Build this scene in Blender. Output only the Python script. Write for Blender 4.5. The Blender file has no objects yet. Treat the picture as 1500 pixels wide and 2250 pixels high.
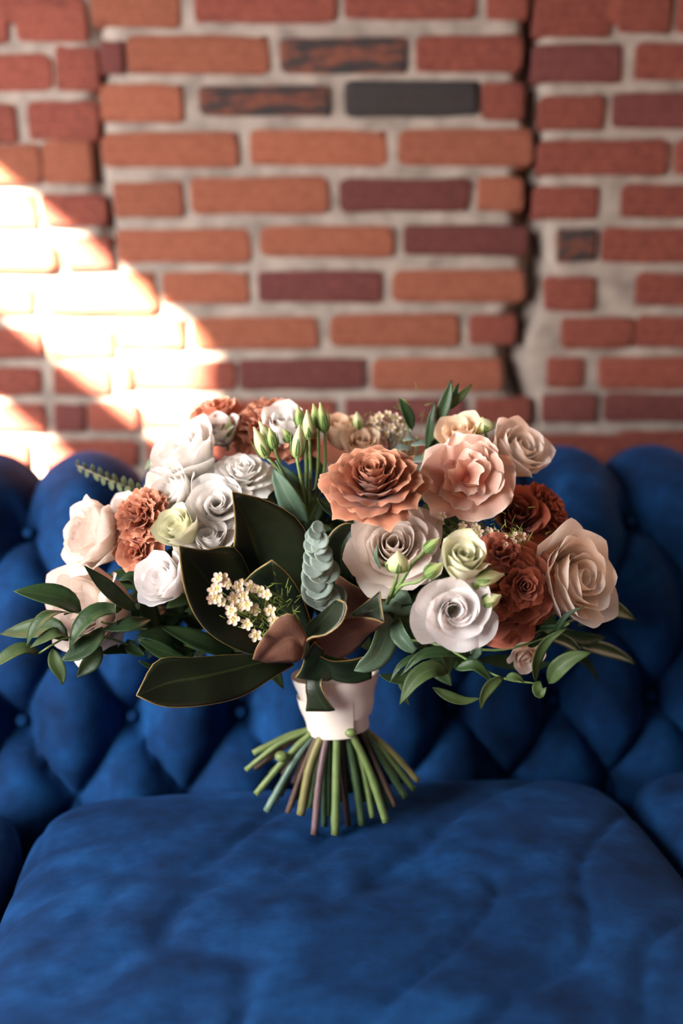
import bpy, math, random
import numpy as np
from mathutils import Vector, noise
random.seed(7); RNG = np.random.default_rng(7)
SC = bpy.context.scene; COL = SC.collection

# ------------------------------------------------------------------ camera
CAM_Z, PITCH, LENS = 0.904, math.radians(10.0), 35.0
FPX = LENS / 36.0 * 2250.0
cam_d = bpy.data.cameras.new('camera'); cam = bpy.data.objects.new('camera', cam_d); COL.objects.link(cam)
cam.location = (0, 0, CAM_Z); cam.rotation_euler = (math.pi / 2 - PITCH, 0, 0)
cam_d.sensor_fit = 'VERTICAL'; cam_d.sensor_height = 36.0; cam_d.sensor_width = 24.0; cam_d.lens = LENS
cam_d.clip_start = 0.02; cam_d.clip_end = 50
cam_d.dof.use_dof = True; cam_d.dof.focus_distance = 0.835; cam_d.dof.aperture_fstop = 1.9
SC.camera = cam

# ------------------------------------------------------------------ light, world, exposure
SUN_DIR = Vector((1.0, 0.80, -0.83)).normalized()
sun_d = bpy.data.lights.new('sun', 'SUN'); sun_d.energy = 240.0; sun_d.angle = math.radians(1.0); sun_d.color = (1.0, 0.86, 0.66)
sun = bpy.data.objects.new('sun', sun_d); COL.objects.link(sun); sun.location = (-3, -1, 4)
sun.rotation_euler = SUN_DIR.to_track_quat('-Z', 'Y').to_euler()

def area(name, loc, target, sx, sy, power, color):
    d = bpy.data.lights.new(name, 'AREA'); d.shape = 'RECTANGLE'; d.size = sx; d.size_y = sy; d.energy = power; d.color = color
    o = bpy.data.objects.new(name, d); COL.objects.link(o); o.location = loc
    o.rotation_euler = (Vector(target) - Vector(loc)).to_track_quat('-Z', 'Y').to_euler(); return o
area('window_daylight', (-1.32, 0.0, 1.12), (0, 1.0, 0.70), 1.1, 0.9, 86.0, (1.0, 0.98, 0.96))

w = bpy.data.worlds.new('world'); SC.world = w; w.use_nodes = True
bg = w.node_tree.nodes['Background']; bg.inputs[0].default_value = (1.0, 0.97, 0.95, 1); bg.inputs[1].default_value = 0.12
SC.view_settings.view_transform = 'Standard'; SC.view_settings.look = 'None'
SC.view_settings.gamma = 1.0; SC.view_settings.use_curve_mapping = False; SC.view_settings.exposure = 0.0
SC.cycles.use_denoising = True
SC.cycles.max_bounces = 8; SC.cycles.diffuse_bounces = 4; SC.cycles.transmission_bounces = 6

# ------------------------------------------------------------------ helpers
CT, ST = math.cos(PITCH), math.sin(PITCH)
def P(px, py, d):
    """world point at horizontal distance d seen at pixel (px, py) of the 1500 x 2250 photograph"""
    u = (px - 750.0) / FPX; v = (1125.0 - py) / FPX
    t = d / (CT + v * ST)
    return np.array([u * t, d, CAM_Z + t * (-ST + v * CT)])
def pxm(px, py, d):
    v = (1125.0 - py) / FPX
    return d / (CT + v * ST) / FPX
def lin(c):
    c = c / 255.0
    return c / 12.92 if c <= 0.04045 else ((c + 0.055) / 1.055) ** 2.4
def C(r, g, b): return (lin(r), lin(g), lin(b), 1.0)
def nrm(v):
    v = np.asarray(v, float); return v / max(1e-9, np.linalg.norm(v))
LOC = {}
def reg(o, parent, wl):
    wl = np.asarray(wl, float); LOC[o.name] = wl
    if parent is not None:
        o.parent = parent; o.location = wl - LOC[parent.name]
    else: o.location = wl
def tag(o, label=None, cat=None, group=None, kind=None):
    if label: o['label'] = label
    if cat: o['category'] = cat
    if group: o['group'] = group
    if kind: o['kind'] = kind
    return o
def empty(name, loc, parent=None):
    o = bpy.data.objects.new(name, None); COL.objects.link(o); o.empty_display_size = 0.02; reg(o, parent, loc); return o
def mesh_data(name, V, F, mats, idx=None, uv=None, smooth=True):
    me = bpy.data.meshes.new(name); me.from_pydata([tuple(map(float, p)) for p in V], [], F)
    for m in mats: me.materials.append(m)
    if idx is not None: me.polygons.foreach_set('material_index', np.asarray(idx, dtype=np.int32))
    if smooth: me.polygons.foreach_set('use_smooth', np.ones(len(me.polygons), dtype=bool))
    if uv is not None:
        li = np.empty(len(me.loops), dtype=np.int32); me.loops.foreach_get('vertex_index', li)
        lay = me.uv_layers.new(name='UVMap'); lay.data.foreach_set('uv', np.asarray(uv, float)[li].ravel())
    me.update(); return me
def mk(name, V, F, mats, parent=None, origin=None, idx=None, uv=None, smooth=True, label=None):
    """mesh object from world-space vertices"""
    V = np.asarray(V, float)
    if origin is None: origin = V[0]
    origin = np.asarray(origin, float)
    o = bpy.data.objects.new(name, mesh_data(name, V - origin, F, mats, idx, uv, smooth)); COL.objects.link(o)
    reg(o, parent, origin)
    if label: o['label'] = label
    return o
def grid_faces(nu, nv, off=0, flip=False):
    F = []
    for j in range(nv - 1):
        for i in range(nu - 1):
            a = off + j * nu + i; q = (a, a + 1, a + nu + 1, a + nu)
            F.append(q[::-1] if flip else q)
    return F
def cat(parts):
    """join (V, F, idx) pieces"""
    VV, FF, II, n = [], [], [], 0
    for V, F, i in parts:
        VV.append(np.asarray(V, float)); FF += [tuple(k + n for k in f) for f in F]
        II += ([i] * len(F) if np.isscalar(i) else list(i)); n += len(V)
    return np.vstack(VV), FF, II
def catmull(pts, n):
    p = np.asarray(pts, float)
    if len(p) == 1: return np.repeat(p, n, 0)
    if len(p) == 2:
        t = np.linspace(0, 1, n)[:, None]; return p[0] * (1 - t) + p[1] * t
    q = np.vstack([2 * p[0] - p[1], p, 2 * p[-1] - p[-2]])
    seg = np.linalg.norm(np.diff(p, axis=0), axis=1); cum = np.concatenate([[0], np.cumsum(seg)]); cum /= cum[-1]
    out = []
    for t in np.linspace(0, 1, n):
        k = min(len(seg) - 1, int(np.searchsorted(cum, t, side='right') - 1)); k = max(k, 0)
        f = (t - cum[k]) / max(1e-9, cum[k + 1] - cum[k]); a, b, c, d = q[k], q[k + 1], q[k + 2], q[k + 3]
        out.append(0.5 * ((2 * b) + (-a + c) * f + (2 * a - 5 * b + 4 * c - d) * f ** 2 + (-a + 3 * b - 3 * c + d) * f ** 3))
    return np.array(out)
def frame(ax, hint=(0, 0, 1)):
    z = nrm(ax); h = np.asarray(hint, float)
    if abs(np.dot(z, nrm(h))) > 0.95: h = np.array([1.0, 0, 0])
    x = nrm(np.cross(h, z)); y = np.cross(z, x); return np.stack([x, y, z], 1)
def tube(pts, r, n=8, m=None, cap=True):
    pts = np.asarray(pts, float)
    if m: pts = catmull(pts, m)
    k = len(pts); r = np.interp(np.linspace(0, 1, k), np.linspace(0, 1, len(r)), r) if np.ndim(r) else np.full(k, r)
    V = []; prev = None
    for i in range(k):
        T = nrm(pts[min(i + 1, k - 1)] - pts[max(i - 1, 0)])
        if prev is None: prev = frame(T)[:, 0]
        X = nrm(prev - T * np.dot(prev, T)); Y = np.cross(T, X); prev = X
        for a in range(n):
            th = 2 * math.pi * a / n; V.append(pts[i] + r[i] * (math.cos(th) * X + math.sin(th) * Y))
    F = [(j * n + a, j * n + (a + 1) % n, (j + 1) * n + (a + 1) % n, (j + 1) * n + a) for j in range(k - 1) for a in range(n)]
    if cap:
        F.append(tuple(range(n))[::-1]); F.append(tuple((k - 1) * n + a for a in range(n)))
    return np.array(V), F

# ------------------------------------------------------------------ materials
def new_mat(name):
    m = bpy.data.materials.new(name); m.use_nodes = True; nt = m.node_tree
    return m, nt, nt.nodes['Principled BSDF'], nt.nodes['Material Output']
def nd(nt, t, **kw):
    n = nt.nodes.new(t)
    for k, v in kw.items(): setattr(n, k, v)
    return n
def noisy(nt, scale, detail=4, rough=0.55, coord='Object', vec_scale=None):
    tc = nd(nt, 'ShaderNodeTexCoord'); no = nd(nt, 'ShaderNodeTexNoise')
    no.inputs['Scale'].default_value = scale; no.inputs['Detail'].default_value = detail; no.inputs['Roughness'].default_value = rough
    if vec_scale:
        mp = nd(nt, 'ShaderNodeMapping'); mp.inputs['Scale'].default_value = vec_scale
        nt.links.new(tc.outputs[coord], mp.inputs['Vector']); nt.links.new(mp.outputs[0], no.inputs['Vector'])
    else: nt.links.new(tc.outputs[coord], no.inputs['Vector'])
    return no
def ramp(nt, src, stops):
    r = nd(nt, 'ShaderNodeValToRGB'); e = r.color_ramp.elements
    e[0].position, e[0].color = stops[0]; e[1].position, e[1].color = stops[-1]
    for p, c in stops[1:-1]:
        x = e.new(p); x.color = c
    nt.links.new(src, r.inputs[0]); return r
def mixc(nt, fac, a, b, mode='MIX'):
    m = nd(nt, 'ShaderNodeMix', data_type='RGBA', blend_type=mode)
    for s, i in ((fac, 0), (a, 6), (b, 7)):
        if hasattr(s, 'links'): nt.links.new(s, m.inputs[i])
        else: m.inputs[i].default_value = s
    return m.outputs[2]
def bump(nt, b, h, strength, dist):
    n = nd(nt, 'ShaderNodeBump'); n.inputs['Strength'].default_value = strength; n.inputs['Distance'].default_value = dist
    nt.links.new(h, n.inputs['Height']); nt.links.new(n.outputs[0], b.inputs['Normal'])
def plain(name, c1, c2, scale=60, rough=0.5, bmp=0.0, coord='Object', vs=None, spec=0.4):
    m, nt, b, out = new_mat(name); no = noisy(nt, scale, coord=coord, vec_scale=vs)
    r = ramp(nt, no.outputs[0], [(0.32, c1), (0.68, c2)]); nt.links.new(r.outputs[0], b.inputs['Base Color'])
    b.inputs['Roughness'].default_value = rough; b.inputs['Specular IOR Level'].default_value = spec
    if bmp: bump(nt, b, no.outputs[0], bmp, 0.002)
    return m
def petal_mat(name, base, mid, tip, rim=None, transl=0.28, rough=0.65):
    """colour runs from the petal's foot to its edge, fine veins along it, light passes through"""
    m, nt, b, out = new_mat(name)
    uv = nd(nt, 'ShaderNodeUVMap'); sp = nd(nt, 'ShaderNodeSeparateXYZ'); nt.links.new(uv.outputs[0], sp.inputs[0])
    st = [(0.0, base), (0.45, mid), (0.93, tip)] + ([(1.0, rim)] if rim else [])
    r = ramp(nt, sp.outputs[1], st)
    mp = nd(nt, 'ShaderNodeMapping'); mp.inputs['Scale'].default_value = (16, 1.6, 1); nt.links.new(uv.outputs[0], mp.inputs[0])
    no = nd(nt, 'ShaderNodeTexNoise'); no.inputs['Scale'].default_value = 1.6; no.inputs['Detail'].default_value = 4
    nt.links.new(mp.outputs[0], no.inputs['Vector'])
    v = ramp(nt, no.outputs[0], [(0.3, (0.93, 0.92, 0.91, 1)), (0.7, (1, 1, 1, 1))])
    col = mixc(nt, 1.0, r.outputs[0], v.outputs[0], 'MULTIPLY')
    nt.links.new(col, b.inputs['Base Color']); b.inputs['Roughness'].default_value = rough; b.inputs['Specular IOR Level'].default_value = 0.25
    b.inputs['Sheen Weight'].default_value = 0.15
    bump(nt, b, no.outputs[0], 0.25, 0.0006)
    tr = nd(nt, 'ShaderNodeBsdfTranslucent'); nt.links.new(col, tr.inputs[0])
    mx = nd(nt, 'ShaderNodeMixShader'); mx.inputs[0].default_value = transl
    nt.links.new(b.outputs[0], mx.inputs[1]); nt.links.new(tr.outputs[0], mx.inputs[2]); nt.links.new(mx.outputs[0], out.inputs[0])
    return m
def leaf_mat(name, c1, c2, vein, rough=0.35, spec=0.5, transl=0.1):
    m, nt, b, out = new_mat(name)
    uv = nd(nt, 'ShaderNodeUVMap'); sp = nd(nt, 'ShaderNodeSeparateXYZ'); nt.links.new(uv.outputs[0], sp.inputs[0])
    no = noisy(nt, 38, 5); r = ramp(nt, no.outputs[0], [(0.3, c1), (0.7, c2)])
    ab = nd(nt, 'ShaderNodeMath', operation='ABSOLUTE'); nt.links.new(sp.outputs[0], ab.inputs[0])
    mr = nd(nt, 'ShaderNodeMapRange'); mr.inputs[1].default_value = 0.0; mr.inputs[2].default_value = 0.07; mr.inputs[3].default_value = 0.75; mr.inputs[4].default_value = 0.0
    nt.links.new(ab.outputs[0], mr.inputs[0])
    col = mixc(nt, mr.outputs[0], r.outputs[0], vein)
    nt.links.new(col, b.inputs['Base Color']); b.inputs['Roughness'].default_value = rough; b.inputs['Specular IOR Level'].default_value = spec
    mp = nd(nt, 'ShaderNodeMapping'); mp.inputs['Scale'].default_value = (2, 22, 1); mp.inputs['Rotation'].default_value = (0, 0, 0.5)
    nt.links.new(uv.outputs[0], mp.inputs[0]); n2 = nd(nt, 'ShaderNodeTexNoise'); n2.inputs['Scale'].default_value = 1.2
    nt.links.new(mp.outputs[0], n2.inputs['Vector']); bump(nt, b, n2.outputs[0], 0.25, 0.001)
    if transl:
        tr = nd(nt, 'ShaderNodeBsdfTranslucent'); nt.links.new(col, tr.inputs[0])
        mx = nd(nt, 'ShaderNodeMixShader'); mx.inputs[0].default_value = transl
        nt.links.new(b.outputs[0], mx.inputs[1]); nt.links.new(tr.outputs[0], mx.inputs[2]); nt.links.new(mx.outputs[0], out.inputs[0])
    return m

def velvet_mat():
    m, nt, b, out = new_mat('blue_velvet')
    a = noisy(nt, 9.0, 6, 0.65, vec_scale=(1.0, 1.7, 1.0)); f = noisy(nt, 900.0, 2, 0.5); g = noisy(nt, 22.0, 4, 0.6)
    s = nd(nt, 'ShaderNodeMath', operation='ADD'); nt.links.new(a.outputs[0], s.inputs[0]); nt.links.new(g.outputs[0], s.inputs[1])
    h = nd(nt, 'ShaderNodeMath', operation='MULTIPLY'); h.inputs[1].default_value = 0.5; nt.links.new(s.outputs[0], h.inputs[0])
    r = ramp(nt, h.outputs[0], [(0.36, C(8, 29, 58)), (0.50, C(12, 45, 86)), (0.66, C(21, 68, 119))])
    nt.links.new(r.outputs[0], b.inputs['Base Color']); b.inputs['Roughness'].default_value = 0.85; b.inputs['Specular IOR Level'].default_value = 0.1
    b.inputs['Sheen Weight'].default_value = 0.12; b.inputs['Sheen Roughness'].default_value = 0.35; b.inputs['Sheen Tint'].default_value = C(70, 130, 225)
    bump(nt, b, f.outputs[0], 0.3, 0.0006); return m
VELVET = velvet_mat()

def brick_mat(name, c1, c2, c3, soot=None):
    m, nt, b, out = new_mat(name)
    oi = nd(nt, 'ShaderNodeObjectInfo'); no = noisy(nt, 9, 5, 0.6, 'Generated'); fi = noisy(nt, 60, 5, 0.65, 'Generated')
    r = ramp(nt, no.outputs[0], [(0.28, c1), (0.5, c2), (0.72, c3)])
    col = mixc(nt, 1.0, r.outputs[0], ramp(nt, fi.outputs[0], [(0.3, (0.42, 0.42, 0.43, 1)), (0.62, (0.74, 0.74, 0.74, 1))]).outputs[0], 'MULTIPLY')
    tint = ramp(nt, oi.outputs['Random'], [(0.0, (0.84, 0.82, 0.82, 1)), (1.0, (1.1, 1.06, 1.04, 1))])
    col = mixc(nt, 1.0, col, tint.outputs[0], 'MULTIPLY')
    if soot:
        sn = noisy(nt, 3.2, 3, 0.5, 'Generated'); rr = ramp(nt, sn.outputs[0], [(soot[0], (0, 0, 0, 1)), (soot[1], (1, 1, 1, 1))])
        col = mixc(nt, rr.outputs[0], col, C(58, 54, 54))
    nt.links.new(col, b.inputs['Base Color']); b.inputs['Roughness'].default_value = 0.9; b.inputs['Specular IOR Level'].default_value = 0.15
    bump(nt, b, fi.outputs[0], 0.6, 0.003); return m
BM = {
 'O': brick_mat('brick_orange', C(160, 96, 76), C(184, 112, 88), C(196, 126, 100)),
 'R': brick_mat('brick_red', C(146, 82, 72), C(168, 94, 80), C(184, 110, 92)),
 'M': brick_mat('brick_brown_red', C(126, 72, 66), C(158, 88, 76), C(182, 106, 86)),
 'D': brick_mat('brick_burgundy', C(112, 66, 66), C(134, 78, 74), C(152, 90, 84)),
 'K': brick_mat('brick_burnt', C(96, 66, 62), C(140, 88, 74), C(160, 100, 82), (0.42, 0.56)),
 'B': brick_mat('brick_charred', C(62, 56, 56), C(74, 66, 64), C(96, 76, 72), (0.30, 0.5)),
}
MORTAR = plain('lime_mortar', C(120, 108, 101), C(160, 146, 136), 26, 0.95, 0.6, spec=0.1)
PLASTER = plain('wall_plaster', C(206, 202, 196), C(220, 216, 210), 8, 0.9, 0.1)
WOODFLOOR = plain('floor_boards', C(96, 66, 46), C(140, 100, 70), 6, 0.5, 0.2, vs=(1, 12, 1))
PAINT = plain('window_paint', C(226, 224, 220), C(236, 234, 230), 20, 0.4)
DARKWOOD = plain('dark_turned_wood', C(44, 28, 20), C(70, 46, 32), 14, 0.35, 0.1)

# ------------------------------------------------------------------ room
WY = 1.52                                     # distance of the brick wall
def ext_box(x0, x1, y0, y1, z0, z1):
    V = [(x, y, z) for x in (x0, x1) for y in (y0, y1) for z in (z0, z1)]
    return np.array(V, float), [(0, 1, 3, 2), (4, 6, 7, 5), (0, 4, 5, 1), (2, 3, 7, 6), (0, 2, 6, 4), (1, 5, 7, 3)]
tag(mk('floor', *ext_box(-1.8, 2.2, -1.6, 1.8, -0.05, 0.0), [WOODFLOOR], smooth=False, origin=(0, 0, 0)), 'wooden board floor under the sofa', kind='structure')

def WP(px, py):
    p = P(px, py, WY); return p[0], p[2]
BR = [  # bricks as seen: x0, x1, y0, y1 in the photograph, kind
 (-120, 14, -10, 92, 'R'), (35, 190, 4, 88, 'R'), (200, 394, -32, 58, 'O'), (428, 736, -34, 48, 'R'), (756, 1042, -36, 40, 'M'), (1070, 1160, -34, 40, 'R'),
 (1176, 1342, -12, 80, 'M'), (1360, 1472, -14, 70, 'M'), (1490, 1640, -14, 72, 'R'),
 (-200, 112, 120, 197, 'R'), (124, 216, 105, 198, 'M'), (-240, 36, 231, 312, 'R'), (62, 214, 222, 306, 'M'), (-70, 90, 320, 402, 'O'), (94, 200, 310, 402, 'O'),
 (-190, 80, 428, 502, 'R'), (92, 232, 428, 494, 'M'), (-150, 120, 530, 595, 'O'), (135, 246, 522, 590, 'R'), (-60, 72, 628, 690, 'O'), (92, 345, 625, 688, 'O'),
 (-230, 92, 722, 785, 'R'), (108, 246, 722, 786, 'O'), (-120, 88, 808, 868, 'R'), (118, 240, 806, 868, 'R'), (-200, 98, 888, 948, 'M'), (120, 186, 888, 948, 'D'), (196, 300, 886, 945, 'R'),
 (-100, 60, 966, 1030, 'R'), (80, 300, 968, 1025, 'R'),
 (222, 270, 90, 160, 'D'), (280, 590, 79, 161, 'O'), (615, 895, 82, 160, 'K'), (915, 1146, 78, 156, 'M'),
 (222, 400, 186, 268, 'O'), (438, 726, 189, 253, 'K'), (757, 1052, 178, 254, 'B'), (1060, 1150, 182, 262, 'M'),
 (225, 520, 292, 366, 'O'), (550, 850, 286, 363, 'O'), (877, 1168, 284, 363, 'O'),
 (250, 402, 400, 476, 'O'), (420, 722, 390, 468, 'O'), (748, 1030, 392, 463, 'D'), (1050, 1149, 390, 463, 'O'),
 (258, 550, 504, 576, 'O'), (574, 862, 498, 563, 'O'), (887, 1160, 496, 559, 'D'),
 (262, 340, 600, 668, 'O'), (358, 546, 599, 666, 'O'), (567, 840, 596, 663, 'D'), (864, 1150, 594, 663, 'O'),
 (258, 402, 700, 768, 'O'), (424, 696, 698, 766, 'O'), (727, 1006, 691, 761, 'O'), (1032, 1132, 691, 756, 'M'),
 (258, 286, 796, 858, 'O'), (300, 516, 794, 856, 'R'), (527, 800, 789, 856, 'D'), (819, 1102, 788, 859, 'O'),
 (318, 470, 882, 940, 'R'), (490, 738, 880, 936, 'R'), (758, 1020, 876, 932, 'D'), (1044, 1166, 874, 932, 'M'),
 (322, 560, 966, 1024, 'R'), (585, 860, 964, 1020, 'O'), (884, 1130, 960, 1016, 'R'), (1150, 1332, 955, 1004, 'M'),
 (1172, 1366, 98, 179, 'D'), (1396, 1640, 96, 174, 'M'), (1187, 1326, 210, 284, 'M'), (1345, 1640, 204, 280, 'D'), (1183, 1466, 307, 384, 'M'), (1484, 1690, 306, 382, 'M'),
 (1174, 1312, 410, 479, 'M'), (1365, 1640, 406, 477, 'M'), (1224, 1310, 503, 574, 'K'), (1322, 1560, 502, 576, 'M'), (1198, 1306, 608, 682, 'M'), (1398, 1640, 601, 670, 'M'),
 (1234, 1392, 697, 763, 'R'), (1398, 1640, 696, 762, 'M'), (1202, 1282, 786, 852, 'M'), (1316, 1560, 784, 852, 'R'), (1190, 1312, 866, 927, 'D'), (1328, 1600, 864, 926, 'D'),
 (1360, 1600, 948, 992, 'M')]
placed = []
for x0, x1, y0, y1, k in BR:
    a, zt = WP(x0, y0); b, _ = WP(x1, y0); a2, zb = WP(x0, y1); b2, _ = WP(x1, y1)
    placed.append([(a + a2) / 2, (b + b2) / 2, zb, zt, k])
rows = {}
for p in placed: rows.setdefault(round(((p[2] + p[3]) / 2 - 0.7) / 0.0695), []).append(p)
extra = []
for r in range(-2, 14):                        # the wall goes on beyond the frame in the same bond
    rr = rows.get(r, []); zc = 0.7 + r * 0.0695
    lo = min([p[0] for p in rr], default=0.05 * (r % 2)); hi = max([p[1] for p in rr], default=lo - 0.02)
    if rr:
        zc = float(np.mean([(p[2] + p[3]) / 2 for p in rr]))
    x = lo - 0.014
    while x > -1.02:
        L = 0.19 if random.random() < 0.8 else 0.09
        extra.append([x - L, x, zc - 0.026, zc + 0.026, random.choice('OORRMMD')]); x -= L + 0.016
    x = hi + 0.014
    while x < 0.98:
        L = 0.19 if random.random() < 0.8 else 0.09
        extra.append([x, x + L, zc - 0.026, zc + 0.026, random.choice('OMRRMMD')]); x += L + 0.016
# mortar bed: a relief of its own with the open crack at the seam between the two builds of wall
crack = np.array([WP(*q) for q in [(1172, -40), (1165, 60), (1160, 160), (1166, 240), (1172, 320), (1160, 420), (1172, 500), (1185, 580), (1165, 660), (1138, 720), (1125, 790), (1150, 870), (1160, 1010)]])
crack2 = np.array([WP(*q) for q in [(215, -40), (210, 60), (222, 150), (212, 240), (206, 330), (222, 430), (240, 520)]])
def pdist(x, z, pl):
    best = np.full(x.shape, 9.0)
    for (ax, az), (bx, bz) in zip(pl[:-1], pl[1:]):
        dx, dz = bx - ax, bz - az; t = np.clip(((x - ax) * dx + (z - az) * dz) / (dx * dx + dz * dz), 0, 1)
        best = np.minimum(best, np.hypot(x - ax - t * dx, z - az - t * dz))
    return best
GX, GZ = 360, 300
gx, gz = np.meshgrid(np.linspace(-1.6, 1.6, GX), np.linspace(0.0, 1.75, GZ))
nz = np.array([noise.fractal(Vector((x * 9, 3.1, z * 9)), 1.0, 2.0, 4) for x, z in zip(gx.ravel(), gz.ravel())]).reshape(gx.shape)
dep = 0.003 * nz + 0.0045
w1 = 0.010 + 0.008 * np.clip(nz + 0.3, 0, 1)
dep = dep + 0.065 * np.exp(-(pdist(gx + 0.006 * nz, gz, crack) / w1) ** 2) + 0.03 * np.exp(-(pdist(gx + 0.006 * nz, gz, crack2) / 0.008) ** 2)
front = np.stack([gx, WY + dep, gz], -1).reshape(-1, 3)
bV, bF = ext_box(-1.6, 1.6, WY + 0.075, WY + 0.2, 0.0, 1.75)
V, F, I = cat([(front, grid_faces(GX, GZ), 0), (bV, bF, 0)])
wall = tag(mk('wall_back', V, F, [MORTAR], origin=(0, WY, 0)), 'old red brick wall with pale lime mortar behind the sofa', kind='structure')

def brick_shape(seed):
    r = np.random.default_rng(seed); nu, nv = 6, 4
    u = np.array([-1, -0.86, -0.3, 0.3, 0.86, 1]); v = np.array([-1, -0.6, 0.6, 1.0])
    V = []
    for j in range(nv):
        for i in range(nu):
            edge = (i in (0, nu - 1)) or (j in (0, nv - 1))
            x = u[i] * 0.5; z = v[j] * 0.5; y = 0.75 if edge else 0.0
            if i in (0, nu - 1) and j in (0, nv - 1): x *= 0.965; z *= 0.92
            x += r.normal(0, 0.006); z += r.normal(0, 0.02) ; y += r.normal(0, 0.05) if not edge else r.normal(0, 0.1)
            V.append((x, y, z))
    n = len(V); ring = [i for i in range(nu)] + [j * nu + nu - 1 for j in range(1, nv)] + [(nv - 1) * nu + i for i in range(nu - 2, -1, -1)] + [j * nu for j in range(nv - 2, 0, -1)]
    F = grid_faces(nu, nv)
    for k in ring: x, y, z = V[k]; V.append((x, 8.0, z))
    for k in range(len(ring)):
        a, b = ring[k], ring[(k + 1) % len(ring)]; c, d = n + k, n + (k + 1) % len(ring)
        F.append((b, a, c, d))
    return np.array(V), F
BSH = {k: [mesh_data('brick', *brick_shape(i * 17 + s), [BM[k]]) for s in range(3)] for i, k in enumerate(BM)}
for x0, x1, z0, z1, k in placed + extra:
    if z1 > 1.73 or z0 < 0.02: continue
    o = bpy.data.objects.new('brick', random.choice(BSH[k])); COL.objects.link(o); o.parent = wall
    o.location = ((x0 + x1) / 2, -0.006 + random.uniform(-0.002, 0.002), (z0 + z1) / 2); o.scale = (x1 - x0 + 0.002, 0.008, z1 - z0 + 0.002)
    o.rotation_euler = (0, random.uniform(-0.006, 0.006), 0)

# left wall with the sash window that the sun falls through
LX = -1.6
def back(px, py):
    x, z = WP(px, py); t = (x - LX) / SUN_DIR.x
    return WY - t * SUN_DIR.y, z - t * SUN_DIR.z
yj, zh = back(535, 760); _, zh2 = back(0, 385); zh = (zh + zh2) / 2 + 0.03
zb1 = (back(0, 690)[1] + back(140, 810)[1]) / 2 + 0.02; zb0 = (back(0, 860)[1] + back(150, 980)[1]) / 2 + 0.02
zs = zb0 - 0.42
y1w = WY - 0.04
wl = []
for q in ((-3.0, yj, 0.0, 3.4), (yj, y1w, 0.0, zs), (yj, y1w, zh, 3.4), (y1w, WY + 0.2, 0.0, 3.4)):
    V, F = ext_box(LX - 0.06, LX, q[0], q[1], q[2], q[3]); wl.append((V, F, 0))
V, F, I = cat(wl)
tag(mk('wall_left', V, F, [PLASTER], smooth=False, origin=(LX, 0.8, 0)), 'pale plaster wall to the left with a sash window in it', kind='structure')
V, F, I = cat([(*ext_box(LX - 0.045, LX - 0.015, yj, y1w, zb0, zb1), 0), (*ext_box(LX - 0.05, LX + 0.03, yj - 0.03, y1w, zs - 0.03, zs), 0)])
tag(mk('window_1', V, F, [PAINT], smooth=False, origin=(LX, (yj + y1w) / 2, zs)), 'white painted sash window with a broad meeting rail', kind='structure')

# ------------------------------------------------------------------ sofa (local frame: x along the sofa, y to the back, z up)
YAW = math.radians(6.0); SO = np.array([0.0, 0.95, 0.0]); SEAT = 0.45
def sofa_root(name, off):
    o = empty(name, (SO[0] + off * math.cos(YAW), SO[1] + off * math.sin(YAW), 0)); o.rotation_euler = (0, 0, YAW); return o
def lmk(name, V, F, mats, parent, org=(0, 0, 0), smooth=True):
    V = np.asarray(V, float) - np.asarray(org); o = bpy.data.objects.new(name, mesh_data(name, V, F, mats, None, None, smooth)); COL.objects.link(o)
    o.parent = parent; o.location = org; return o
sofa = tag(sofa_root('sofa', 0), 'royal blue velvet sofa with deep buttoned back against the brick wall', 'sofa')
prof = np.array([(0.075, 0.22), (0.05, 0.32), (0.04, 0.42), (0.052, 0.495), (0.088, 0.585), (0.135, 0.685), (0.180, 0.711), (0.235, 0.722), (0.29, 0.706), (0.325, 0.65), (0.33, 0.54), (0.32, 0.40), (0.31, 0.12)])
prof[:, 0] += 0.07
pc = catmull(prof, 261); seg = np.linalg.norm(np.diff(pc, axis=0), axis=1); S = np.concatenate([[0], np.cumsum(seg)])
tz = lambda z: float(S[np.argmin(np.abs(pc[:130, 1] - z))])
T3, T2, T1 = tz(0.487), tz(0.583), tz(0.688)
SP = 0.1205; X0 = -0.342                       # button spacing and phase
NX = 620; xs = np.linspace(-0.96, 0.96, NX)
NT = 230; ts = np.linspace(0, S[-1], NT)
py_ = np.interp(ts, S, pc[:, 0]); pz_ = np.interp(ts, S, pc[:, 1])
tang = np.stack([np.gradient(py_), np.gradient(pz_)], 1); tang /= np.linalg.norm(tang, axis=1)[:, None]
nor = np.stack([-tang[:, 1], tang[:, 0]], 1)
X, T = np.meshgrid(xs, ts)
# row coordinate: -1 = row 3 (lowest), 0 = row 2, 1 = row 1
row = np.interp(T, [T3 - 0.10, T3, T2, T1, T1 + 0.1], [-2.15, -1, 0, 1, 2.1])
ph = (X - X0) / SP                              # buttons of rows 3 and 1 at integers, row 2 at half integers
wob = 0.05 * np.array([noise.noise(Vector((x * 7, t * 7, 1.7))) for x, t in zip(X.ravel(), T.ravel())]).reshape(X.shape)
A = ph + wob + (row + 1) / 2; B = ph + wob - (row + 1) / 2
dia = (np.abs(np.sin(np.pi * A)) * np.abs(np.sin(np.pi * B)))
dia = dia ** 0.42
ver = np.abs(np.sin(np.pi * (ph + wob))) ** 0.62 * 1.0
k1 = np.clip((row - 0.92) / 0.45, 0, 1); k1 = k1 * k1 * (3 - 2 * k1)
fade = np.clip((T - (T1 + 0.16)) / 0.12, 0, 1)
k0 = np.clip((-1.0 - row) / 0.9, 0, 1)
low = np.abs(np.sin(np.pi * (ph + wob))) ** 0.5 * 0.9
bul = dia * (1 - k1) + ver * k1
bul = bul * (1 - fade) + 0.55 * fade
disp = 0.042 * bul
btn = []
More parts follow.
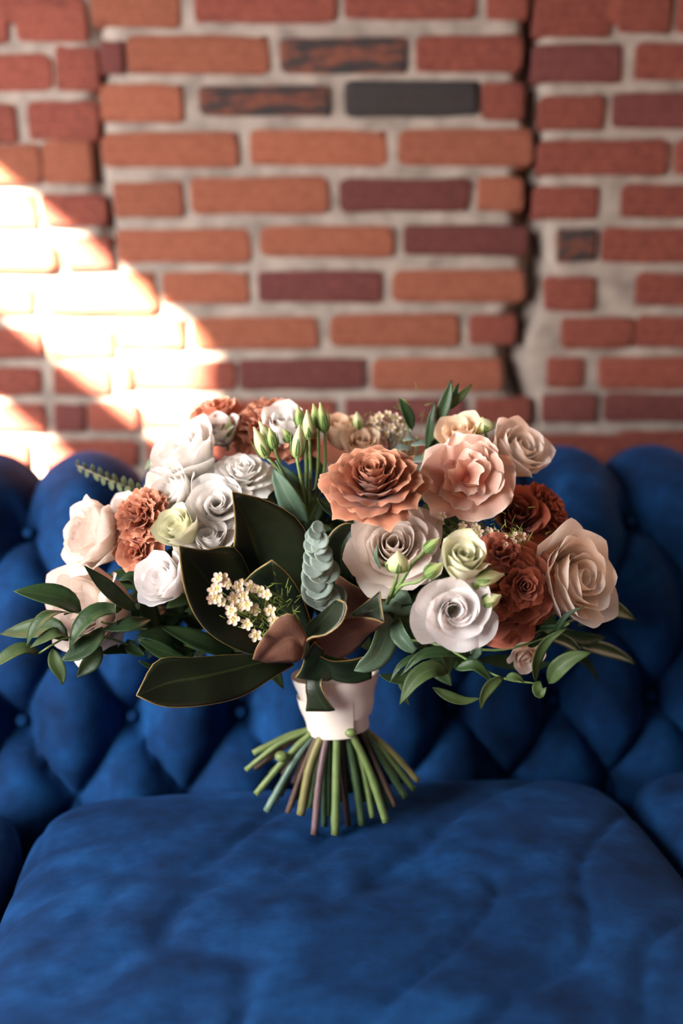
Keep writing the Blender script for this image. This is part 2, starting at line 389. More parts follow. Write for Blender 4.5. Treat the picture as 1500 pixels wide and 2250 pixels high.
for rr, t0, sh in ((-1, T3, 0.0), (0, T2, 0.5), (1, T1, 0.0)):
    for k in range(-6, 13):
        bx = X0 + (k + sh) * SP
        if abs(bx) > 0.86: continue
        d2 = ((X - bx) ** 2 + (T - t0) ** 2)
        disp -= 0.034 * np.exp(-d2 / 0.026 ** 2); btn.append((bx, t0))
V = np.stack([X, py_[:, None] + nor[:, 0][:, None] * disp, pz_[:, None] + nor[:, 1][:, None] * disp], -1).reshape(-1, 3)
capb = []
nb = len(V)
F = grid_faces(NX, NT) + [tuple(j * NX for j in range(NT - 1, -1, -1)), tuple(j * NX + NX - 1 for j in range(NT))] + [((NT - 1) * NX + i, (NT - 1) * NX + i + 1, i + 1, i) for i in range(NX - 1)]
backrest = lmk('backrest', V, F, [VELVET], sofa)
bs = []
for k in range(7):
    for j in range(12): bs.append((0.007 * math.sin(k / 6 * math.pi / 2) * math.cos(j * math.pi / 6), -0.004 * math.cos(k / 6 * math.pi / 2), 0.007 * math.sin(k / 6 * math.pi / 2) * math.sin(j * math.pi / 6)))
bF = [(k * 12 + j, k * 12 + (j + 1) % 12, (k + 1) * 12 + (j + 1) % 12, (k + 1) * 12 + j) for k in range(6) for j in range(12)]
BUT = mesh_data('button', np.array(bs), bF, [VELVET])
for bx, t0 in btn:
    y = float(np.interp(t0, S, pc[:, 0])); z = float(np.interp(t0, S, pc[:, 1])); i = int(np.argmin(np.abs(ts - t0)))
    o = bpy.data.objects.new('button', BUT); COL.objects.link(o); o.parent = sofa
    o.location = (bx, y - nor[i, 0] * 0.012, z - nor[i, 1] * 0.012); o.rotation_euler = (-math.atan2(nor[i, 1], -nor[i, 0]), 0, 0)

def rounded(hx, hy, hz, n=36, p=(5, 5, 3), crown=0.0):
    ids, V, F = {}, [], []
    lin_ = np.linspace(-1, 1, n)
    def vid(q):
        key = tuple(np.round(q, 5))
        if key not in ids:
            ids[key] = len(V); a = np.abs(q)
            m = (a[0] ** p[0] + a[1] ** p[0]) ** (1 / p[0]); sc = max(a[0], a[1]) / m if m > 1e-9 else 1
            x, y, z = q[0] * sc, q[1] * sc, q[2]
            e = max(abs(x), abs(y)); e = (abs(x) ** p[0] + abs(y) ** p[0]) ** (1 / p[0])
            mm = (e ** p[2] + abs(z) ** p[2]) ** (1 / p[2]); s2 = max(e, abs(z)) / mm if mm > 1e-9 else 1
            V.append((x * s2 * hx, y * s2 * hy, z * s2 * hz))
        return ids[key]
    for ax in range(3):
        for sgn in (-1, 1):
            for i in range(n - 1):
                for j in range(n - 1):
                    q = []
                    for (a, b) in ((i, j), (i + 1, j), (i + 1, j + 1), (i, j + 1)):
                        v = np.zeros(3); v[ax] = sgn; v[(ax + 1) % 3] = lin_[a]; v[(ax + 2) % 3] = lin_[b]; q.append(vid(v))
                    F.append(tuple(q) if sgn > 0 else tuple(q[::-1]))
    return np.array(V), F
V, F = rounded(0.86, 0.30, 0.104, 14, (8, 8, 6)); lmk('seat_base', V + np.array([0, -0.24, 0.168]), F, [VELVET], sofa)
for s in (-1, 1):
    V, F = rounded(0.075, 0.40, 0.26, 22, (4, 4, 4)); V[:, 0] *= 1 + 0.5 * np.clip(V[:, 2] / 0.26, 0, 1) ** 2
    lmk('arm', V + np.array([s * 1.05, -0.12, 0.36]), F, [VELVET], sofa)
    for yy in (-0.42, 0.28):
        V, F = tube([(s * 0.86, yy, 0.0), (s * 0.86, yy, 0.03), (s * 0.86, yy, 0.06), (s * 0.86, yy, 0.10)], [0.018, 0.03, 0.022, 0.034], 12, 9); lmk('leg', V, F, [DARKWOOD], sofa)

CV, CF = rounded(0.306, 0.290, 0.084, 80, (9, 9, 6))
def cushion(off, label, seed, press=False):
    V = CV.copy(); top = np.clip(V[:, 2] / 0.084, 0, 1)
    ex = 1 - (np.abs(V[:, 0]) / 0.306) ** 2; ey = 1 - (np.abs(V[:, 1]) / 0.285) ** 2
    add = 0.008 * np.clip(ex, 0, 1) * np.clip(ey, 0, 1)
    wr = np.array([noise.fractal(Vector((p[0] * 5 + seed, p[1] * 6, p[2] * 5)), 1.0, 2.1, 4) for p in V])
    rd = np.array([abs(noise.noise(Vector((p[0] * 9 - p[1] * 5 + seed, p[1] * 7, 4.4)))) for p in V])
    add = add + 0.0045 * wr - 0.005 * np.exp(-(rd / 0.06) ** 2)
    if press:                                   # creases running out from under the stems
        for ax, ay, bx, by, w_, h_ in ((0.02, 0.15, -0.10, 0.03, 0.010, 0.004), (0.06, 0.16, 0.16, 0.06, 0.011, 0.004), (-0.02, 0.15, -0.03, 0.0, 0.012, 0.003), (0.05, 0.15, 0.08, 0.02, 0.01, 0.003), (-0.24, 0.0, -0.18, 0.10, 0.012, 0.004), (-0.25, -0.08, -0.14, 0.02, 0.015, 0.004), (-0.22, -0.2, -0.1, -0.05, 0.02, 0.004)):
            dx, dy = bx - ax, by - ay; t = np.clip(((V[:, 0] - ax) * dx + (V[:, 1] - ay) * dy) / (dx * dx + dy * dy), 0, 1)
            dd = np.hypot(V[:, 0] - ax - t * dx, V[:, 1] - ay - t * dy); add -= h_ * np.exp(-(dd / w_) ** 2) * np.sin(np.pi * np.clip(t * 0.9 + 0.05, 0, 1))
    V[:, 2] += add * top
    o = tag(lmk('seat_cushion', V + np.array([0, 0, 0.084]), CF, [VELVET], None), label, 'cushion', 'blue velvet seat cushions')
    c = np.array([off - 0.004, -0.226, 0]); o.location = (SO[0] + c[0] * math.cos(YAW) - c[1] * math.sin(YAW), SO[1] + c[0] * math.sin(YAW) + c[1] * math.cos(YAW), 0.275)
    o.rotation_euler = (0, 0, YAW); return o
mid_cushion = cushion(0.0, 'wide blue velvet seat cushion in the middle, carrying the bouquet', 1.0, True)
cushion(-0.618, 'blue velvet seat cushion cut by the left edge of the photo', 5.0)
cushion(0.618, 'blue velvet seat cushion in shadow at the right edge of the photo', 9.0)

MCW = []
for v in mid_cushion.data.vertices:
    x_, y_, z_ = v.co; a_ = mid_cushion.location
    MCW.append((a_[0] + x_ * math.cos(YAW) - y_ * math.sin(YAW), a_[1] + x_ * math.sin(YAW) + y_ * math.cos(YAW), a_[2] + z_))
MCW = np.array(MCW); MCW = MCW[MCW[:, 2] > 0.40]
def seat_z(p):
    return float(MCW[np.argsort(np.hypot(MCW[:, 0] - p[0], MCW[:, 1] - p[1]))[:4], 2].max())
# ================================================================== the bouquet
BQ = P(735, 1790, 0.90); BQ[2] = 0.4725
bouquet = tag(empty('bouquet', BQ), 'bridal bouquet of white, peach and rust flowers tied with cream ribbon', 'bouquet')
NEUT = C(200, 190, 180)
PM = {
 'toffee': petal_mat('toffee_petal', C(142, 78, 56), C(174, 104, 78), C(194, 126, 98), C(212, 160, 130), 0.2),
 'white': petal_mat('white_petal', C(236, 230, 206), C(248, 244, 238), C(250, 246, 243), None, 0.5),
 'cream': petal_mat('cream_petal', C(228, 216, 184), C(244, 230, 216), C(249, 238, 230), C(248, 230, 222), 0.42),
 'blush': petal_mat('blush_cream_petal', C(240, 206, 172), C(247, 226, 206), C(249, 234, 222), C(250, 238, 228), 0.45),
 'lisi': petal_mat('lisianthus_petal', C(216, 218, 176), C(246, 241, 236), C(249, 244, 244), None, 0.5),
 'orange': petal_mat('orange_petal', C(154, 82, 60), C(186, 110, 82), C(204, 134, 106), C(222, 166, 138), 0.28),
 'coral': petal_mat('coral_petal', C(196, 104, 70), C(220, 136, 104), C(228, 156, 126), C(236, 186, 160), 0.28),
 'pink': petal_mat('pink_petal', C(204, 122, 100), C(226, 160, 138), C(242, 202, 184), C(248, 226, 214), 0.3),
 'rust': petal_mat('rust_petal', C(122, 56, 44), C(156, 80, 64), C(174, 98, 78), C(190, 118, 96), 0.25),
 'red': petal_mat('red_rust_petal', C(130, 54, 40), C(160, 74, 56), C(178, 92, 70), C(190, 108, 84), 0.25),
 'peach': petal_mat('peach_petal', C(228, 180, 136), C(242, 206, 172), C(248, 222, 196), None, 0.42),
 'green': petal_mat('green_white_petal', C(184, 192, 126), C(224, 224, 186), C(240, 236, 214), C(222, 226, 176), 0.3),
}
CORE = {k: plain(k + '_core', c, c, 20, 0.8) for k, c in dict(toffee=C(150, 74, 46), white=C(206, 196, 160), cream=C(206, 190, 150), blush=C(212, 168, 122), lisi=C(196, 196, 150), orange=C(150, 66, 42), coral=C(170, 84, 56), pink=C(196, 112, 90), rust=C(96, 34, 26), red=C(120, 38, 26), peach=C(212, 150, 100), green=C(180, 190, 120)).items()}
SEPAL = leaf_mat('sepal_green', C(74, 104, 56), C(112, 140, 78), C(150, 170, 110), 0.5, 0.3, 0.15)
STEMG = plain('green_stem', C(84, 112, 62), C(124, 146, 84), 60, 0.45, 0.1)
UV9 = {}
def petal(L, W, b, rb, z0, k=1.0, tip=0.3, ruf=0.0, rf=2.5, ph=0.0, pt=0.0, curl=0.0, swirl=0.0, serr=0.0, nu=13, nv=11):
    u = np.linspace(-1, 1, nu); v = np.linspace(0, 1, nv); U, Vv = np.meshgrid(u, v)
    s = np.linspace(0, 1.3, 53); b0, b1, b2 = np.radians(b)
    be = b0 * (1 - s) * (1 - 2 * s) + b1 * 4 * s * (1 - s) + b2 * s * (2 * s - 1)
    be = np.where(s > 1, b2, be)
    ds = L * (s[1] - s[0])
    rho = rb + np.concatenate([[0], np.cumsum(np.sin(be[:-1]) * ds)]); zz = z0 + np.concatenate([[0], np.cumsum(np.cos(be[:-1]) * ds)])
    Sv = Vv * (1 - tip * np.abs(U) ** 2.4 * Vv) + pt * np.exp(-(U / 0.2) ** 2) * Vv ** 6
    if serr: Sv = Sv + serr * Vv ** 5 * (RNG.random(nu)[None, :] - 0.5) * 2
    R_ = np.interp(Sv, s, rho); Z = np.interp(Sv, s, zz); Bt = np.interp(Sv, s, be)
    sm = np.clip(Vv / 0.62, 0, 1); sm = sm * sm * (3 - 2 * sm)
    Wv = W * (0.26 + 0.74 * sm) * (1 - 0.1 * Vv ** 4)
    R_ = R_ + swirl * U * Vv * L
    dn = ruf * L * Vv ** 2 * (np.sin(rf * U * math.pi + ph) + 0.5 * np.sin(2.1 * rf * U * math.pi + 1.7 * ph)) * (0.45 + 0.55 * np.abs(U)) + curl * L * np.abs(U) ** 3 * Vv ** 2
    R_ = R_ + dn * np.cos(Bt); Z = Z - dn * np.sin(Bt)
    Rc = np.maximum(np.abs(R_) * k, 0.32 * W)
    a = np.clip(U * Wv / Rc, -2.7, 2.7)
    V = np.stack([R_ - Rc + Rc * np.cos(a), Rc * np.sin(a), Z], -1).reshape(-1, 3)
    uv = np.stack([(U + 1) / 2, np.clip(Vv, 0, 1)], -1).reshape(-1, 2)
    return V, uv
PFACES = {}
def rotz(V, a):
    c, s = math.cos(a), math.sin(a); return V @ np.array([[c, s, 0], [-s, c, 0], [0, 0, 1.0]])
def rotax(V, ax, a):
    ax = nrm(ax); c, s = math.cos(a), math.sin(a)
    return V * c + np.cross(ax, V) * s + np.outer(V @ ax, ax) * (1 - c)
def lerp(a, b, t): return a + (b - a) * t
def petals_of(style, n, o):
    """petals of one bloom of unit radius, axis +z"""
    out = []
    for i in range(n):
        f = i / max(1, n - 1); ph = i * 2.39996 + random.uniform(-0.15, 0.15); j = random.uniform
        if style == 'rose':
            g = f ** 0.85
            V, uv = petal(lerp(0.88, 1.02, g), lerp(0.42, 0.66, g), (lerp(14, 40 + 48 * o, g), lerp(4, 10 + 44 * o, g), lerp(-10, 26 + 82 * o, g ** 1.5)), 0.015 + 0.10 * g, 0.10 * (1 - g), 1.0, 0.26, 0.018 + 0.02 * g, j(1.2, 2.2), j(0, 6), 0.05 * g, 0.05 * g, 0.05)
        elif style == 'garden':
            g = f ** 0.9
            V, uv = petal(lerp(0.60, 1.0, g), lerp(0.34, 0.50, g), (lerp(12, 92, g), lerp(6, 66, g), lerp(-6, 118, g)), 0.02 + 0.12 * g, 0.22 * (1 - g), 1.15, 0.16, 0.03 + 0.02 * g, j(1.5, 3), j(0, 6), 0.11 * g, 0.08 * g, 0.06, 0.03 * g)
        elif style == 'lisi':
            g = f
            V, uv = petal(lerp(0.78, 1.0, g), lerp(0.46, 0.74, g), (lerp(16, 78, g), lerp(8, 42, g), lerp(0, 86, g)), 0.02 + 0.08 * g, 0.06 * (1 - g), 1.0, 0.18, 0.015 + 0.02 * g, j(0.8, 1.8), j(0, 6), 0.0, 0.04, 0.16)
        elif style == 'cup':
            g = f ** 0.8
            V, uv = petal(lerp(0.95, 1.25, g), lerp(0.45, 0.80, g), (lerp(14, 74, g), lerp(4, 14 + 22 * o, g), lerp(-8, 14 + 60 * o, g)), 0.02 + 0.10 * g, 0.05 * (1 - g), 1.0, 0.2, 0.014 + 0.02 * g, j(1, 2), j(0, 6), 0.05 * g, 0.04 * g, 0.07)
        elif style == 'carn':
            g = (i + 0.5) / n; b = lerp(4, 98, g ** 0.8) + j(-6, 6)
            V, uv = petal(lerp(0.86, 1.0, g) * j(0.92, 1.05), j(0.30, 0.42), (b * 0.7, b, b * 1.05 + j(-12, 30)), 0.02, 0.08, 1.5, 0.14, j(0.07, 0.12), j(1.6, 2.8), j(0, 6), 0.0, j(-0.05, 0.1), 0.0, 0.05)
        elif style == 'frill':
            g = (i + 0.5) / n; b = lerp(8, 96, g ** 0.75) + j(-8, 8)
            V, uv = petal(lerp(0.62, 1.0, g) * j(0.9, 1.05), lerp(0.34, 0.66, g) * j(0.85, 1.15), (b * 0.7, b * 0.95, b + j(-26, 26)), 0.02, 0.08, 1.7, 0.10, j(0.07, 0.12), j(1.4, 2.6), j(0, 6), 0.0, j(-0.08, 0.10), 0.04, 0.025)
        elif style == 'ruffle':
            g = (i + 0.5) / n; b = lerp(2, 92, g ** 0.85) + j(-5, 5)
            V, uv = petal(lerp(0.84, 1.0, g) * j(0.95, 1.04), lerp(0.30, 0.50, g), (b * 0.75, b * 0.9, b * 1.0 + lerp(-6, 30, g)), 0.02, 0.08, 1.3, 0.14, j(0.03, 0.065), j(1.0, 2.0), j(0, 6), 0.0, j(0.02, 0.1), 0.06, 0.012)
        out.append((rotz(V, ph), uv))
    return out
def bloom(name, px, py, d, rpx, axis, style, mat, n, o=0.8, label=None, squash=1.0, seedv=None, hoff=0.42, calyx=False, spin=0.0):
    if seedv is not None:
        global RNG
        random.seed(seedv); RNG = np.random.default_rng(seedv)
    rpx *= 1.0 if rpx > 100 else 1.14
    R = rpx * pxm(px, py, d); ctr = P(px, py, d); M = frame(axis)
    ps = petals_of(style, n, o)
    rmax = np.percentile(np.concatenate([np.hypot(V[:, 0], V[:, 1]) for V, _ in ps]), 98)
    sc = R / rmax; org = ctr - M[:, 2] * hoff * R
    th, core = 12, []
    prof_ = [(0.0, -0.16), (0.14, -0.12), (0.22, 0.0), (0.23, 0.10), (0.17, 0.20), (0.08, 0.27), (0.0, 0.28)]
    for r_, z_ in prof_:
        for a in range(th): core.append((r_ * math.cos(2 * math.pi * a / th), r_ * math.sin(2 * math.pi * a / th), z_))
    cF = [(k * th + a, k * th + (a + 1) % th, (k + 1) * th + (a + 1) % th, (k + 1) * th + a) for k in range(len(prof_) - 1) for a in range(th)]
    fl = mk(name, np.array(core) * R @ M.T + org, cF, [CORE[mat]], bouquet, org)
    if label: fl['label'] = label
    F = PFACES.setdefault((13, 11), grid_faces(13, 11))
    for V, uv in ps:
        V = rotz(V, spin); V = V * sc; V[:, 2] *= squash
        mk('petal', V @ M.T + org, F, [PM[mat]], fl, org, uv=uv)
    if calyx:
        for k in range(5):
            a = k * 1.2566; V, F2, I2, uv2 = leaf_geo(catmull(np.array([(0.05, 0, -0.12), (0.26, 0, 0.0), (0.36, 0, 0.3), (0.34, 0, 0.62)]), 7), 0.10, (1, 0, 0.2), 0.1, 0.0004 / R)
            mk('sepal', rotz(V, a) * R @ M.T + org, F2, [SEPAL, SEPAL, SEPAL], fl, org, I2, uv2)
    return fl

# ---- leaves: real two-faced blades with a rim
def shell(G, thick, flip=False):
    """G: nv x nu x 3 grid -> top, bottom, rim (material 0, 1, 2)"""
    nv, nu, _ = G.shape
    du = np.gradient(G, axis=1); dv = np.gradient(G, axis=0); N = np.cross(du, dv); N /= np.maximum(1e-12, np.linalg.norm(N, axis=2))[..., None]
    bad = np.linalg.norm(np.cross(du, dv), axis=2) < 1e-14
    if bad.any(): N[bad] = N[~bad].mean(0)
    if flip: N = -N
    top = (G + N * thick / 2).reshape(-1, 3); bot = (G - N * thick / 2).reshape(-1, 3); n = nu * nv
    V = np.vstack([top, bot]); F = grid_faces(nu, nv, 0, flip) + grid_faces(nu, nv, n, not flip); I = [0] * ((nu - 1) * (nv - 1)) + [1] * ((nu - 1) * (nv - 1))
    ring = list(range(nu)) + [j * nu + nu - 1 for j in range(1, nv)] + [(nv - 1) * nu + i for i in range(nu - 2, -1, -1)] + [j * nu for j in range(nv - 2, 0, -1)]
    for a, b in zip(ring, ring[1:] + ring[:1]):
        q = (b, a, a + n, b + n); F.append(q[::-1] if flip else q); I.append(2)
    u, v = np.meshgrid(np.linspace(-1, 1, nu), np.linspace(0, 1, nv)); uv = np.stack([u, v], -1).reshape(-1, 2)
    return V, F, I, np.vstack([uv, uv])
def leaf_geo(mid, hw, up, fold=0.25, thick=0.0005, prof_='lance', nu=7, wave=0.0):
    n = len(mid); t = np.linspace(0, 1, n)
    if prof_ == 'lance': w = np.sin(np.pi * np.clip(t, 0, 1) ** 0.8) ** 0.85
    elif prof_ == 'oval': w = np.sqrt(np.clip(1 - (2 * t - 1) ** 2, 0, 1))
    else: w = np.sin(np.pi * t ** 0.9) ** 0.6
    w = np.maximum(w, 0.03)
    G = np.zeros((n, nu, 3)); up = np.asarray(up, float)
    for i in range(n):
        T = nrm(mid[min(i + 1, n - 1)] - mid[max(i - 1, 0)]); Nn = nrm(up - T * np.dot(up, T)); Sd = np.cross(T, Nn)
        for j, u in enumerate(np.linspace(-1, 1, nu)):
            G[i, j] = mid[i] + Sd * u * w[i] * hw * math.cos(fold) + Nn * (abs(u) ** 1.3 * w[i] * hw * math.sin(fold) + wave * hw * math.sin(9 * t[i] + 2 * u) * abs(u))
    V, F, I, uv = shell(G, thick)
    # the face that looks along `up` is the top one
    k = (n // 2) * nu + nu // 2
    if np.dot(V[k] - V[k + n * nu], up) < 0: V, F, I, uv = shell(G, thick, True)
    return V, F, I, uv
def leaf(name, pts, wpx, mats, parent, up=(0, -0.7, 0.7), fold=0.25, thick=0.0005, prof_='lance', sag=0.0, label=None, n=11, wave=0.04):
    """midrib through photographed points, each with its own distance; width in photograph pixels at that distance"""
    pt = [P(*p) for p in pts]; mid = catmull(pt, n)
    if sag: mid[:, 2] += sag * np.sin(np.linspace(0, np.pi, n))
    c = pts[len(pts) // 2]; hw = wpx / 2 * pxm(*c)
    V, F, I, uv = leaf_geo(mid, hw, up, fold, thick, prof_, wave=wave)
    return mk(name, V, F, mats, parent, pt[0], I, uv, label=label)
def loft(name, Lp, Mp, Rp, mats, parent, face=(0, -1, 0.2), thick=0.0018, n=18, nu=11, bow=0.0, label=None):
    """leaf blade spanned between its two edges and its midrib"""
    A, M, B = (catmull([P(*p) for p in q], n) for q in (Lp, Mp, Rp)); G = np.zeros((n, nu, 3)); u = np.linspace(-1, 1, nu)
    face = np.asarray(face, float)
    for i in range(n):
        for j, x in enumerate(u):
            e = A[i] if x < 0 else B[i]; a = abs(x)
            G[i, j] = M[i] * (1 - a) + e * a + nrm(face) * bow * math.sin(math.pi * a) * np.linalg.norm(e - M[i])
    V, F, I, uv = shell(G, thick); k = n // 2 * nu + nu // 2 + 2; q = n * nu
    if np.dot(V[k] - V[k + q], face) < 0: V, F, I, uv = shell(G, thick, True)
    for edge in (G[:, 0], G[:, -1], G[0, :], G[-1, :]):      # thickened pale margin
        if np.linalg.norm(edge[0] - edge[-1]) + np.linalg.norm(edge[0] - edge[len(edge) // 2]) < 0.004: continue
        tV, tF = tube(edge, thick * 0.38, 6); F = F + [tuple(a_ + len(V) for a_ in f) for f in tF]; I = I + [2] * len(tF); V = np.vstack([V, tV]); uv = np.vstack([uv, np.zeros((len(tV), 2))])
    return mk(name, V, F, mats, parent, P(*Mp[-1]), I, uv, label=label)

MAG_T = leaf_mat('magnolia_top', C(20, 26, 15), C(32, 40, 22), C(58, 66, 36), 0.42, 0.3, 0.0)
MAG_B = leaf_mat('magnolia_underside', C(84, 54, 42), C(112, 74, 58), C(120, 84, 60), 0.7, 0.25, 0.0)
MAG_R = plain('magnolia_rim', C(126, 104, 62), C(146, 122, 76), 80, 0.5)
MAG = [MAG_T, MAG_B, MAG_R]
RUS_T = leaf_mat('ruscus_top', C(32, 52, 28), C(50, 72, 38), C(66, 88, 52), 0.42, 0.28, 0.08)
RUS_B = leaf_mat('ruscus_underside', C(58, 80, 48), C(78, 102, 62), C(92, 112, 74), 0.5, 0.3, 0.08)
RUS = [RUS_T, RUS_B, RUS_B]
DRK_T = leaf_mat('dark_leaf_top', C(26, 44, 26), C(40, 62, 34), C(54, 76, 44), 0.5, 0.22, 0.05)
DRK = [DRK_T, RUS_T, RUS_T]
OLV_T = leaf_mat('olive_leaf_top', C(46, 62, 32), C(72, 90, 50), C(86, 102, 66), 0.5, 0.22, 0.12)
OLV = [OLV_T, OLV_T, OLV_T]
LIS_T = leaf_mat('lisianthus_leaf', C(64, 86, 68), C(86, 108, 88), C(108, 126, 104), 0.5, 0.3, 0.1)
LIS = [LIS_T, LIS_T, plain('lisianthus_leaf_rim', C(130, 150, 90), C(150, 166, 104), 60, 0.5)]
EUC_T = leaf_mat('eucalyptus_leaf', C(100, 116, 108), C(140, 154, 146), C(128, 142, 134), 0.5, 0.35, 0.15)
EUC = [EUC_T, EUC_T, plain('eucalyptus_rim', C(160, 176, 150), C(176, 190, 166), 60, 0.5)]
EUC2_T = leaf_mat('eucalyptus_small_leaf', C(92, 104, 78), C(120, 130, 98), C(130, 138, 110), 0.5, 0.3, 0.15)
EUC2 = [EUC2_T] * 3

# ---- blooms (px, py, distance, radius in px, axis)
bloom('garden_rose', 820, 1068, 0.812, 110, (-0.10, -0.56, 0.83), 'garden', 'toffee', 46, label='large toffee orange garden rose at the front of the bouquet', seedv=3, hoff=0.30)
bloom('rose', 862, 1216, 0.842, 88, (0.0, -0.86, 0.5), 'rose', 'cream', 30, 0.8, 'open ivory rose under the toffee garden rose', seedv=5, hoff=0.3)
bloom('lisianthus', 990, 1338, 0.775, 76, (0.06, -1.0, 0.16), 'lisi', 'lisi', 19, label='white lisianthus bloom with a spiral of smooth petals', seedv=8, hoff=0.3)
bloom('garden_carnation', 1114, 1292, 0.815, 100, (0.22, -0.92, 0.30), 'frill', 'rust', 44, label='rust red bloom packed with ruffled petals', seedv=11, hoff=0.25)
bloom('garden_carnation', 1150, 1288, 0.79, 46, (0.25, -0.92, 0.30), 'garden', 'rust', 22, seedv=61, hoff=0.5)
bloom('garden_carnation', 1102, 1320, 0.787, 38, (-0.05, -0.96, 0.1), 'garden', 'rust', 18, seedv=62, hoff=0.5)
bloom('garden_carnation', 1098, 1215, 0.805, 50, (0.0, -0.75, 0.6), 'frill', 'rust', 16, seedv=63, hoff=0.4)
bloom('rose', 1212, 1282, 0.850, 106, (0.62, -0.72, 0.32), 'cup', 'blush', 20, 0.75, 'large peach cream rose facing right', seedv=13, hoff=0.30)
bloom('carnation', 1026, 1052, 0.855, 92, (-0.05, -0.90, 0.42), 'frill', 'pink', 15, label='pale pink carnation with frilled petal edges', seedv=17, hoff=0.28)
bloom('lisianthus', 1122, 1005, 0.905, 62, (0.45, -0.55, 0.55), 'cup', 'cream', 15, 0.5, 'cream lisianthus on the right shoulder of the bouquet', seedv=19, hoff=0.55)
bloom('lisianthus', 1012, 972, 0.90, 46, (-0.2, -0.5, 0.8), 'cup', 'peach', 12, 0.5, 'half open pale peach lisianthus', seedv=20, hoff=0.5)
bloom('carnation', 1185, 1128, 0.905, 62, (0.60, -0.55, 0.50), 'carn', 'red', 46, label='dark orange red carnation at the right edge', seedv=21, hoff=0.3)
bloom('rose', 1130, 1140, 0.885, 50, (0.10, -0.75, 0.55), 'cup', 'red', 14, 0.6, 'smooth dark red rose in the shade', seedv=22, hoff=0.5)
bloom('rose', 424, 1018, 0.905, 72, (-0.48, -0.45, 0.72), 'cup', 'white', 20, 0.75, 'white rose high on the left, seen from the side', seedv=23, hoff=0.5)
bloom('rose', 532, 1050, 0.885, 65, (0.08, -0.48, 0.85), 'garden', 'white', 36, label='full white rose facing up behind the magnolia leaf', seedv=25, hoff=0.35)
bloom('rose', 476, 1120, 0.865, 60, (0.12, -0.84, 0.52), 'lisi', 'white', 22, 0.3, 'white rose with a tight swirled heart', seedv=27, hoff=0.35)
bloom('rose', 398, 1080, 0.890, 58, (-0.5, -0.7, 0.2), 'cup', 'white', 14, 0.7, 'white rose tucked under the highest white rose', seedv=28, hoff=0.4)
bloom('lisianthus', 462, 1200, 0.845, 58, (0.0, -0.62, 0.78), 'lisi', 'white', 18, label='white lisianthus half hidden by the left magnolia leaf', seedv=29, hoff=0.35)
bloom('rose', 262, 1188, 0.885, 68, (-0.78, -0.55, 0.30), 'rose', 'cream', 24, 0.3, 'large cream rose turned to the left', seedv=31, hoff=0.4)
bloom('rose', 250, 1328, 0.885, 86, (-0.55, -0.80, 0.12), 'rose', 'cream', 24, 0.4, 'cream rose behind the trailing ruscus leaves', seedv=33, hoff=0.35)
bloom('rose', 290, 1128, 0.91, 34, (-0.4, -0.5, 0.7), 'cup', 'white', 10, 0.5, 'small white rose behind the cream rose', seedv=34)
bloom('carnation', 318, 1142, 0.862, 60, (-0.30, -0.75, 0.55), 'carn', 'orange', 50, label='orange carnation between the cream rose and the pale green bud', seedv=35, hoff=0.25)
bloom('carnation', 308, 1208, 0.858, 50, (-0.2, -0.90, 0.1), 'ruffle', 'orange', 26, label='lower orange bloom with cupped petals', seedv=36, hoff=0.25)
bloom('lisianthus', 404, 1172, 0.842, 42, (-0.38, -0.62, 0.6), 'cup', 'green', 14, 0.25, 'half open green white lisianthus', seedv=37, hoff=0.5, calyx=True)
bloom('lisianthus', 380, 1284, 0.832, 54, (-0.55, -0.66, 0.5), 'cup', 'lisi', 18, 0.55, 'white lisianthus seen from the side beside the left magnolia leaf', seedv=39, hoff=0.4)
bloom('carnation', 480, 932, 0.965, 68, (-0.35, -0.30, 0.88), 'ruffle', 'coral', 34, label='coral bloom at the top left, out of focus', seedv=41, hoff=0.35)
bloom('carnation', 600, 948, 0.950, 84, (0.10, -0.42, 0.90), 'carn', 'orange', 70, label='frilled orange carnation behind the lisianthus buds', seedv=43, hoff=0.35)
bloom('lisianthus', 490, 962, 0.94, 40, (-0.2, -0.6, 0.7), 'cup', 'white', 10, 0.5, 'small white bloom below the coral one', seedv=44)
bloom('rose', 622, 948, 0.925, 44, (0.05, -0.55, 0.8), 'cup', 'white', 12, 0.25, 'white rosebud behind the lisianthus buds', seedv=45, hoff=0.7)
bloom('rose', 748, 955, 0.955, 38, (-0.05, -0.35, 0.9), 'cup', 'peach', 11, 0.3, 'pale peach rosebud at the top', seedv=47, hoff=0.7)
bloom('rose', 790, 985, 0.935, 38, (0.1, -0.6, 0.7), 'cup', 'peach', 11, 0.6, 'peach rose behind the toffee garden rose', seedv=48, hoff=0.5)
bloom('lisianthus', 1012, 1242, 0.770, 48, (0.12, -0.62, 0.75), 'cup', 'green', 12, 0.3, 'opening pale green lisianthus above the white spiral one', seedv=49, hoff=0.6, calyx=True)
bloom('rose', 1150, 1430, 0.86, 34, (0.1, -0.9, -0.3), 'cup', 'blush', 10, 0.5, 'small peach bloom beneath the rust one', seedv=50)

